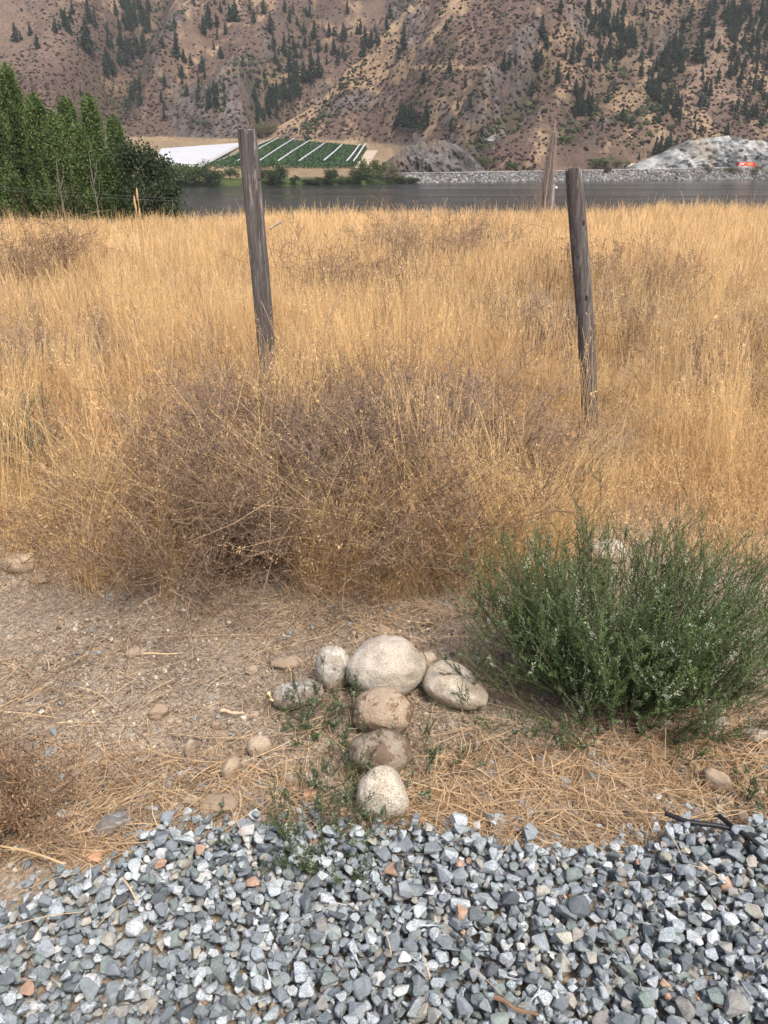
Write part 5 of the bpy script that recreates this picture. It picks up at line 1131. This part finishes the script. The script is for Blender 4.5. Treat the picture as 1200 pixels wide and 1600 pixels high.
# ------------------------------------------------------------------ dead brush
def brush(u, v, wid, hgt, stems, label, seed, c0=(0.075, 0.046, 0.031), c1=(0.27, 0.19, 0.13), name='dead_bush', y=None, twig=1.0, grp='dead brown bushes', fw=1.0, dens=1.0, spread=1.0):
    r = np.random.default_rng(seed)
    if y is None: x, y = on_z(u, v, 0.0); x = float(x); y = float(y)
    else: x = float(at_y(u, v, y)[0])
    zg = float(gz(x, y)); G = Geo(); c0 = np.array(c0); c1 = np.array(c1)
    a = r.random(stems) * 6.283; el = r.uniform(0.15, 1.25, stems) * spread; rr = np.sqrt(r.random(stems)) * wid * 0.55
    b = np.stack([rr * np.cos(a), rr * np.sin(a), 0 * a - 0.01], -1); L = r.uniform(0.6, 1.1, stems) * hgt / np.maximum(np.cos(np.clip(el, 0, 1.1)), 0.55)
    d = np.stack([np.cos(a) * np.sin(el), np.sin(a) * np.sin(el), np.cos(el)], -1); K = 5; t = np.linspace(0, 1, K)
    P = b[:, None] + d[:, None] * (L[:, None] * t[None])[..., None]; P += np.cumsum(r.normal(size=(stems, K, 3)) * 0.05, 1) * L[:, None, None] * t[None, :, None]; P[..., 2] = np.abs(P[..., 2])
    cc = c0 + (c1 - c0) * r.random((stems, 1)); G.ribbons(P, np.full((stems, 1), 0.0042 * fw) * np.linspace(1, 0.4, K)[None], unit(np.cross(d, rdir_(r, stems))), cc)
    def sub(P, L, m, ls, w, fwd):
        n0, K0, _ = P.shape; k = np.repeat(np.arange(n0), m); n = len(k); s = r.uniform(0.15, 1.0, n) * (K0 - 1); i = np.minimum(s.astype(int), K0 - 2); f = (s - i)[:, None]
        q = P[k, i] * (1 - f) + P[k, i + 1] * f; dd = unit(P[k, i + 1] - P[k, i]); nd = unit(dd * fwd + rdir_(r, n)); l = L[k] * ls * r.uniform(0.5, 1.3, n)
        p1 = q + nd * (l * 0.5)[:, None] + r.normal(size=(n, 3)) * (l * 0.08)[:, None]; nd2 = unit(nd + 0.35 * r.normal(size=(n, 3)) + [0, 0, 0.15]); p2 = p1 + nd2 * (l * 0.5)[:, None]
        PP = np.stack([q, p1, p2], 1); PP[..., 2] = np.maximum(PP[..., 2], 0.004); C = c0 + (c1 - c0) * np.clip(r.random((n, 1)) + 0.1, 0, 1)
        G.ribbons(PP, np.full((n, 1), w) * np.array([[1, .8, .45]]), unit(np.cross(nd, rdir_(r, n))), C); return PP, l
    P1, L1 = sub(P, L, int(13 * dens), 0.34, 0.0026 * fw, 0.9)
    P2, L2 = sub(P1, L1, int(6 * dens), 0.42, 0.0019 * fw, 0.6)
    # dry bits: bracts and leaf remains
    m = len(P2); k = np.repeat(np.arange(m), 2); s = r.random(len(k))[:, None]; q = P2[k, 1] * (1 - s) + P2[k, 2] * s; A = rdir_(r, len(k)) * 0.0045 * fw; B = unit(np.cross(A, rdir_(r, len(k)))) * 0.0022 * fw
    G.leaves(q, A, B, c0 + (c1 * 1.25 - c0) * r.random((len(k), 1)))
    o = obj(name, G.mesh(name), M_TWIG); o.location = (x, y, zg); tag(o, label, 'bush', grp); return o
def rdir_(r, n): return unit(r.normal(size=(n, 3)))
brush(330, 870, 0.50, 0.42, 70, 'brown twiggy dead bush at the left front of the big tangle', 601, fw=1.12, dens=1.3)
brush(470, 850, 0.55, 0.46, 90, 'dense dark brown dead bush at the front middle of the big tangle', 602, fw=1.12, dens=1.3)
brush(620, 860, 0.50, 0.42, 80, 'brown dead bush at the right front of the big tangle, above the stone figure', 603, fw=1.12, dens=1.3)
brush(400, 745, 0.70, 0.50, 90, 'grey purple dead bush behind the left front of the big tangle', 604, fw=1.12, dens=1.3, c0=(0.10, 0.066, 0.050), c1=(0.28, 0.21, 0.165))
brush(540, 740, 0.70, 0.54, 100, 'tallest grey purple dead bush in the heart of the big tangle', 605, fw=1.12, dens=1.3, c0=(0.10, 0.066, 0.050), c1=(0.28, 0.21, 0.165))
brush(720, 760, 0.60, 0.40, 70, 'brown dead bush at the right end of the big tangle', 606, fw=1.12, dens=1.3)
brush(260, 790, 0.60, 0.30, 45, 'thin low dead bush left of the big tangle', 607, c1=(0.36, 0.27, 0.19))
brush(775, 720, 0.50, 0.34, 55, 'thin greyish dead bush in front of the right post', 608, c0=(0.14, 0.10, 0.08), c1=(0.36, 0.28, 0.22))
brush(640, 690, 0.6, 0.45, 60, 'dead bush behind the big tangle between the two posts', 620, c0=(0.14, 0.10, 0.08), c1=(0.36, 0.27, 0.21))
brush(130, 600, 0.85, 0.46, 70, 'greyish dead bush in the grass left of the left post', 609, c0=(0.14, 0.10, 0.08), c1=(0.36, 0.28, 0.22), fw=1.5)
brush(850, 560, 0.80, 0.50, 75, 'brown dead bush in the grass behind the right post', 610, c1=(0.32, 0.23, 0.17), fw=1.6)
brush(1040, 560, 0.9, 0.45, 60, 'pale grey brown dead bush in the grass right of the right post', 611, c0=(0.16, 0.12, 0.09), c1=(0.40, 0.31, 0.23), fw=1.6)
brush(25, 425, 0.9, 0.75, 80, 'dark brown dead bush in the far grass at the left edge', 612, y=11.5, fw=2)
brush(680, 385, 1.2, 0.80, 70, 'brownish dead bush in the far grass between the posts', 613, y=13.5, fw=2.1, c1=(0.36, 0.26, 0.19))
brush(545, 430, 0.9, 0.66, 60, 'small dead bush in the grass right of the left post', 614, y=9.5, fw=1.8, c1=(0.36, 0.26, 0.19))
brush(985, 430, 0.9, 0.62, 50, 'small dead bush in the grass up right of the right post', 615, y=9.5, fw=1.8, c1=(0.36, 0.26, 0.19))
brush(1150, 640, 0.7, 0.36, 45, 'thin dead bush in the grass at the right edge', 616, c0=(0.14, 0.10, 0.07), c1=(0.40, 0.29, 0.19), fw=1.4)
brush(0, 1290, 0.13, 0.17, 60, 'reddish brown dry weed at the left edge by the gravel', 617, c0=(0.09, 0.055, 0.036), c1=(0.31, 0.205, 0.125), grp='dry weeds', name='dry_weed', dens=0.9)
brush(305, 735, 0.12, 0.40, 9, 'rusty orange dry weed poking from the left of the tangle', 618, c0=(0.28, 0.12, 0.06), c1=(0.5, 0.22, 0.1), grp='dry weeds', name='dry_weed')

# ------------------------------------------------------------------ green plants
def sprigs(name, u, v, n, H, base_r, lean0, lean1, label, seed, c0=(0.045, 0.068, 0.028), c1=(0.14, 0.18, 0.075), pale=0.14, side=9, y=None, leaf=0.0038, cat='plant', grp=None, stretch=(1, 1), up=0.5, lw=1.0):
    r = np.random.default_rng(seed)
    if y is None: x, y = on_z(u, v, 0.0); x = float(x); y = float(y)
    else: x = float(at_y(u, v, y)[0])
    zg = float(gz(x, y)); e = empty(name, (x, y, zg)); tag(e, label, cat, grp)
    a = r.random(n) * 6.283; el = lean0 + (lean1 - lean0) * r.random(n) ** 0.7; rr = base_r * np.sqrt(r.random(n)); K = 7; t = np.linspace(0, 1, K)[None]
    L = H * r.uniform(0.62, 1.05, n) * (1 + 0.12 * np.sin(el)) * (1 + 0.22 * (r.random(n) < 0.08))
    ang = el[:, None] * (1 - up * t); ds = L[:, None] / (K - 1)
    dr = np.sin(ang) * ds; dz = np.cos(ang) * ds
    rad = rr[:, None] + np.cumsum(np.concatenate([0 * dr[:, :1], dr[:, 1:]], 1), 1); zz = np.cumsum(np.concatenate([0 * dz[:, :1], dz[:, 1:]], 1), 1)
    P = np.stack([rad * np.cos(a)[:, None] * stretch[0], rad * np.sin(a)[:, None] * stretch[1], zz], -1) + np.cumsum(r.normal(size=(n, K, 3)) * 0.008, 1); P[..., 2] = np.maximum(P[..., 2], 0.006)
    S = Geo(); Lf = Geo(); c0 = np.array(c0); c1 = np.array(c1); stemc = np.array((0.10, 0.09, 0.055))
    S.ribbons(P, np.full((n, 1), 0.0034 * lw) * np.linspace(1, .4, K)[None], unit(np.cross(P[:, -1] - P[:, 0], rdir_(r, n))), np.repeat(stemc[None], n, 0))
    def whorl(PP, per, s0, frac_pale):
        n0, k0, _ = PP.shape; k = np.repeat(np.arange(n0), per); s = (s0 + (1 - s0) * np.tile(np.linspace(0, 1, per), n0)) * (k0 - 1) * 0.999; i = s.astype(int); f = (s - i)[:, None]
        q = PP[k, i] * (1 - f) + PP[k, i + 1] * f; dd = unit(PP[k, i + 1] - PP[k, i]); o = unit(np.cross(dd, rdir_(r, len(k)))); A = unit(o + dd * 0.7) * leaf * r.uniform(0.7, 1.25, (len(k), 1)); B = unit(np.cross(A, dd)) * leaf * 0.42
        pl = (r.random(n0) < frac_pale)[k] * (r.random(len(k)) < 0.55); sh = np.clip(r.random(n0)[k] * 0.6 + 0.4 * r.random(len(k)), 0, 1)[:, None]
        C = c0 * (1 - sh) + c1 * sh; C[pl] = np.array((0.42, 0.46, 0.34)) * r.uniform(0.7, 1.1, (int(pl.sum()), 1)); Lf.leaves(q + A, A, B, C)
    whorl(P, 60, 0.15, pale)
    k = np.repeat(np.arange(n), side); m = len(k); s = r.uniform(0.12, 0.97, m) * (K - 1); i = s.astype(int); f = (s - i)[:, None]; q = P[k, i] * (1 - f) + P[k, i + 1] * f; dd = unit(P[k, i + 1] - P[k, i])
    nd = unit(dd * 0.7 + rdir_(r, m) * 0.75 + [0, 0, 0.3]); l = H * r.uniform(0.10, 0.26, m); p1 = q + nd * (l * .5)[:, None]; p2 = p1 + unit(nd + [0, 0, 0.5]) * (l * .5)[:, None]; PP = np.stack([q, p1, p2], 1); PP[..., 2] = np.maximum(PP[..., 2], 0.005)
    S.ribbons(PP, np.full((m, 1), 0.002 * lw) * np.array([[1, .8, .5]]), unit(np.cross(nd, rdir_(r, m))), np.repeat(stemc[None], m, 0)); whorl(PP, 26, 0.05, pale * 1.2)
    obj('leaves', Lf.mesh('leaves'), M_LEAF, e); obj('stems', S.mesh('stems'), M_TWIG, e)
sprigs('green_bush', 970, 1078, 400, 0.53, 0.17, 0.03, 1.30, 'large dark green bush of upright scaly sprigs at the right', 701, pale=0.13, side=12, cat='bush', stretch=(1.15, 0.8), up=0.66, leaf=0.0042, c0=(0.05, 0.082, 0.03), c1=(0.155, 0.225, 0.085))
sprigs('green_bush', 985, 1120, 90, 0.30, 0.24, 0.3, 1.4, 'low sprawling green growth at the front foot of the large bush', 702, pale=0.1, side=8, cat='bush', stretch=(1.6, 0.7))
W = [('green_weed', 492, 1128, 22, 0.15, 'small green weed left of the stone column, below the banded stone'), ('green_weed', 535, 1225, 17, 0.16, 'green weed with one upright sprig left of the white speckled stone'), ('green_weed', 492, 1335, 38, 0.21, 'straggly green weed growing out of the gravel edge'),
     ('green_weed', 668, 1212, 11, 0.17, 'green weed spreading right of the stone column'), ('green_weed', 1192, 1255, 9, 0.09, 'tiny green weed at the right edge above the cables'), ('green_weed', 322, 1318, 7, 0.07, 'tiny green tuft in the gravel edge left of the straggly weed'), ('green_weed', 555, 1120, 8, 0.12, 'green sprigs growing up against the tan stained stone'),
     ('green_weed', 608, 1290, 4, 0.14, 'single green sprig standing in front of the white speckled stone'), ('green_weed', 775, 962, 9, 0.16, 'thin green sprigs between the largest stone and the large bush')]
for k, (nm, u, v, n, H, lab) in enumerate(W): sprigs(nm, u, v, n, H, 0.04, 0.2, 1.45, lab, 720 + k, side=6, grp='small green weeds', leaf=0.0034, lw=0.7, c1=(0.14, 0.19, 0.10))
sprigs('sage_plant', 40, 745, 40, 0.50, 0.10, 0.05, 0.6, 'grey green shrub standing in the dry grass at the left edge', 740, c0=(0.07, 0.10, 0.075), c1=(0.18, 0.22, 0.17), pale=0.1, side=8, cat='bush', leaf=0.005)

# ------------------------------------------------------------------ tall grass stalks standing out
def stalk(u0, v0, y, tips, label, name='grass_stalk', hr=0.009):
    xb = float(at_y(u0, v0, y)[0]); zb = float(gz(xb, y)); G = Geo(); Hd = Geo(); r = np.random.default_rng(int(u0))
    e = empty(name, (xb, y, zb)); tag(e, label, 'grass stalk', 'tall stalks above the grass')
    for (u, v) in tips:
        x, z = at_y(u, v, y); p1 = np.array([float(x) - xb, 0, float(z) - zb]); t = np.linspace(0, 1, 8)[:, None]; P = p1 * t; P[:, 0] += 0.02 * np.sin(t[:, 0] * 3); G.tube(P, 0.0045, 4, (0.68, 0.47, 0.25))
        s = np.linspace(0, 1, 10); q = p1[None] * (0.93 + 0.10 * s[:, None]); Hd.tube(q, hr * np.sin(np.clip(s * 0.95 + 0.05, 0, 1) * 3.0) + 0.0025, 6, (0.74, 0.54, 0.30))
    h = obj('stems', G.mesh('stems'), M_GRASS, e); obj('seed_heads', Hd.mesh('seed_heads', True), M_GRASS, e)
stalk(220, 420, 9.0, [(214, 300), (210, 312), (212, 322), (218, 330)], 'tall pale grass stalk with feathery heads in front of the poplars')
stalk(858, 560, 4.9, [(872, 460), (866, 478), (880, 452)], 'long bent grass stalks just left of the right post', hr=0.002)

# ------------------------------------------------------------------ cable, stick, leaves, driftwood
def cable(pts, label, r=0.006):
    P = np.array([[*map(float, on_z(u, v, z)), z] for u, v, z in pts]); t = np.linspace(0, len(P) - 1, 40); k = np.arange(len(P)); Q = np.stack([np.interp(t, k, P[:, i]) for i in range(3)], -1)
    for _ in range(3): Q[1:-1] = (Q[:-2] + Q[1:-1] * 2 + Q[2:]) / 4
    g = Geo(); org = Q[0].copy(); Q[:, 2] += 0.012; g.tube(Q - org, r, 8); o = obj('black_cable', g.mesh('black_cable', True), M_CABLE); o.location = org; tag(o, label, 'cable', 'black cables in the gravel')
M_CABLE = plain('black_rubber', (0.018, 0.018, 0.02), 0.5)
cable([(1038, 1276, 0.05), (1075, 1290, 0.055), (1125, 1296, 0.055), (1165, 1308, 0.05), (1190, 1314, 0.03)], 'upper black cable running out of the straw over the gravel')
cable([(1122, 1280, 0.04), (1145, 1298, 0.06), (1170, 1314, 0.065), (1200, 1338, 0.06), (1260, 1375, 0.06)], 'lower black cable curving down to the right edge')
def stick(p0, p1, r, label, name, c, grp=None):
    a = np.array([*map(float, on_z(*p0[:2], p0[2])), p0[2]]); b = np.array([*map(float, on_z(*p1[:2], p1[2])), p1[2]]); t = np.linspace(0, 1, 12)[:, None]; P = (a * (1 - t) + b * t); P += 0.003 * np.stack([np.sin(t[:, 0] * 9), np.cos(t[:, 0] * 7), np.sin(t[:, 0] * 6)], -1)
    g = Geo(); g.tube(P - a, r * (1 - 0.4 * t[:, 0]) * (1 + 0.15 * np.sin(t[:, 0] * 23)), 7, c); o = obj(name, g.mesh(name), M_TWIG); o.location = a; tag(o, label, 'stick', grp)
stick((772, 1560, 0.085), (842, 1588, 0.08), 0.005, 'brown splintered stick lying on the gravel at the bottom', 'stick', (0.20, 0.125, 0.08))
stick((225, 1022, 0.02), (285, 985 + 35, 0.02), 0.003, 'pale short straw stick on the bare ground', 'stick', (0.62, 0.46, 0.28))
stick((418, 1084, 0.04), (431, 1098, 0.02), 0.006, 'short pale split stick beside the flat banded stone', 'stick', (0.68, 0.48, 0.28))
stick((345, 1111, 0.012), (380, 1114, 0.012), 0.006, 'pale peeled twig lying beside the tiny blue pebble', 'stick', (0.55, 0.40, 0.27))
def leaf(u, v, sz, rot, label):
    x, y = map(float, on_z(u, v, 0.02)); o_ = [(-1, -.3), (-.6, -.7), (0, -.5), (.5, -.8), (1, -.1), (.6, .3), (.7, .9), (.1, .6), (-.5, .9), (-.7, .3)]
    V = [(0, 0, 0.3)] + [(a, b, 0.35 * a * a * (1 if b > 0 else .6)) for a, b in o_]; n = len(o_); T = [(0, 1 + i, 1 + (i + 1) % n) for i in range(n)]
    me = make_mesh('dry_leaf', np.array(V) * sz, None, T); o = obj('dry_leaf', me, M_DLEAF); o.location = (x, y, float(gz(x, y)) + 0.012); o.rotation_euler = (0.2, 0.1, rot); tag(o, label, 'leaf', 'dry leaves')
M_DLEAF = plain('dry_leaf', (0.55, 0.31, 0.20), 0.7, scale=60)
leaf(483, 1234, 0.020, 0.4, 'larger pink orange dry leaf left of the stone column'); leaf(456, 1229, 0.014, 1.4, 'smaller pink orange dry leaf beside the larger one'); leaf(148, 1338, 0.022, 2.0, 'curled reddish dry leaf at the gravel edge at left')
wd = Geo(); x, z = at_y(420, 350, 17.0); wd.tube([(0, 0, -0.1), (0.18, 0, 0.0), (0.34, 0, 0.07)], [0.03, 0.025, 0.012], 6, (0.34, 0.30, 0.26)); o = obj('driftwood', wd.mesh('driftwood'), M_TWIG); o.location = (float(x), 17.0, float(z)); tag(o, 'grey broken branch lying in the grass tops just right of the left post', 'branch')

# ------------------------------------------------------------------ smoke haze
def haze():
    bm = bmesh.new(); r = bmesh.ops.create_cube(bm, size=2.0); bmesh.ops.scale(bm, vec=(2000, 1160, 400), verts=r['verts']); me = bpy.data.meshes.new('haze'); bm.to_mesh(me); bm.free()
    m = bpy.data.materials.new('haze'); m.use_nodes = True; nt = m.node_tree; nt.nodes.clear(); o_ = nt.nodes.new('ShaderNodeOutputMaterial'); v = nt.nodes.new('ShaderNodeVolumePrincipled')
    v.inputs['Color'].default_value = (0.93, 0.94, 0.97, 1); v.inputs['Density'].default_value = 0.00014; v.inputs['Anisotropy'].default_value = 0.3
    nt.links.new(v.outputs[0], o_.inputs['Volume'])
    o = obj('haze', me, m); o.location = (0, 1110, 384); tag(o, kind='stuff')
haze()
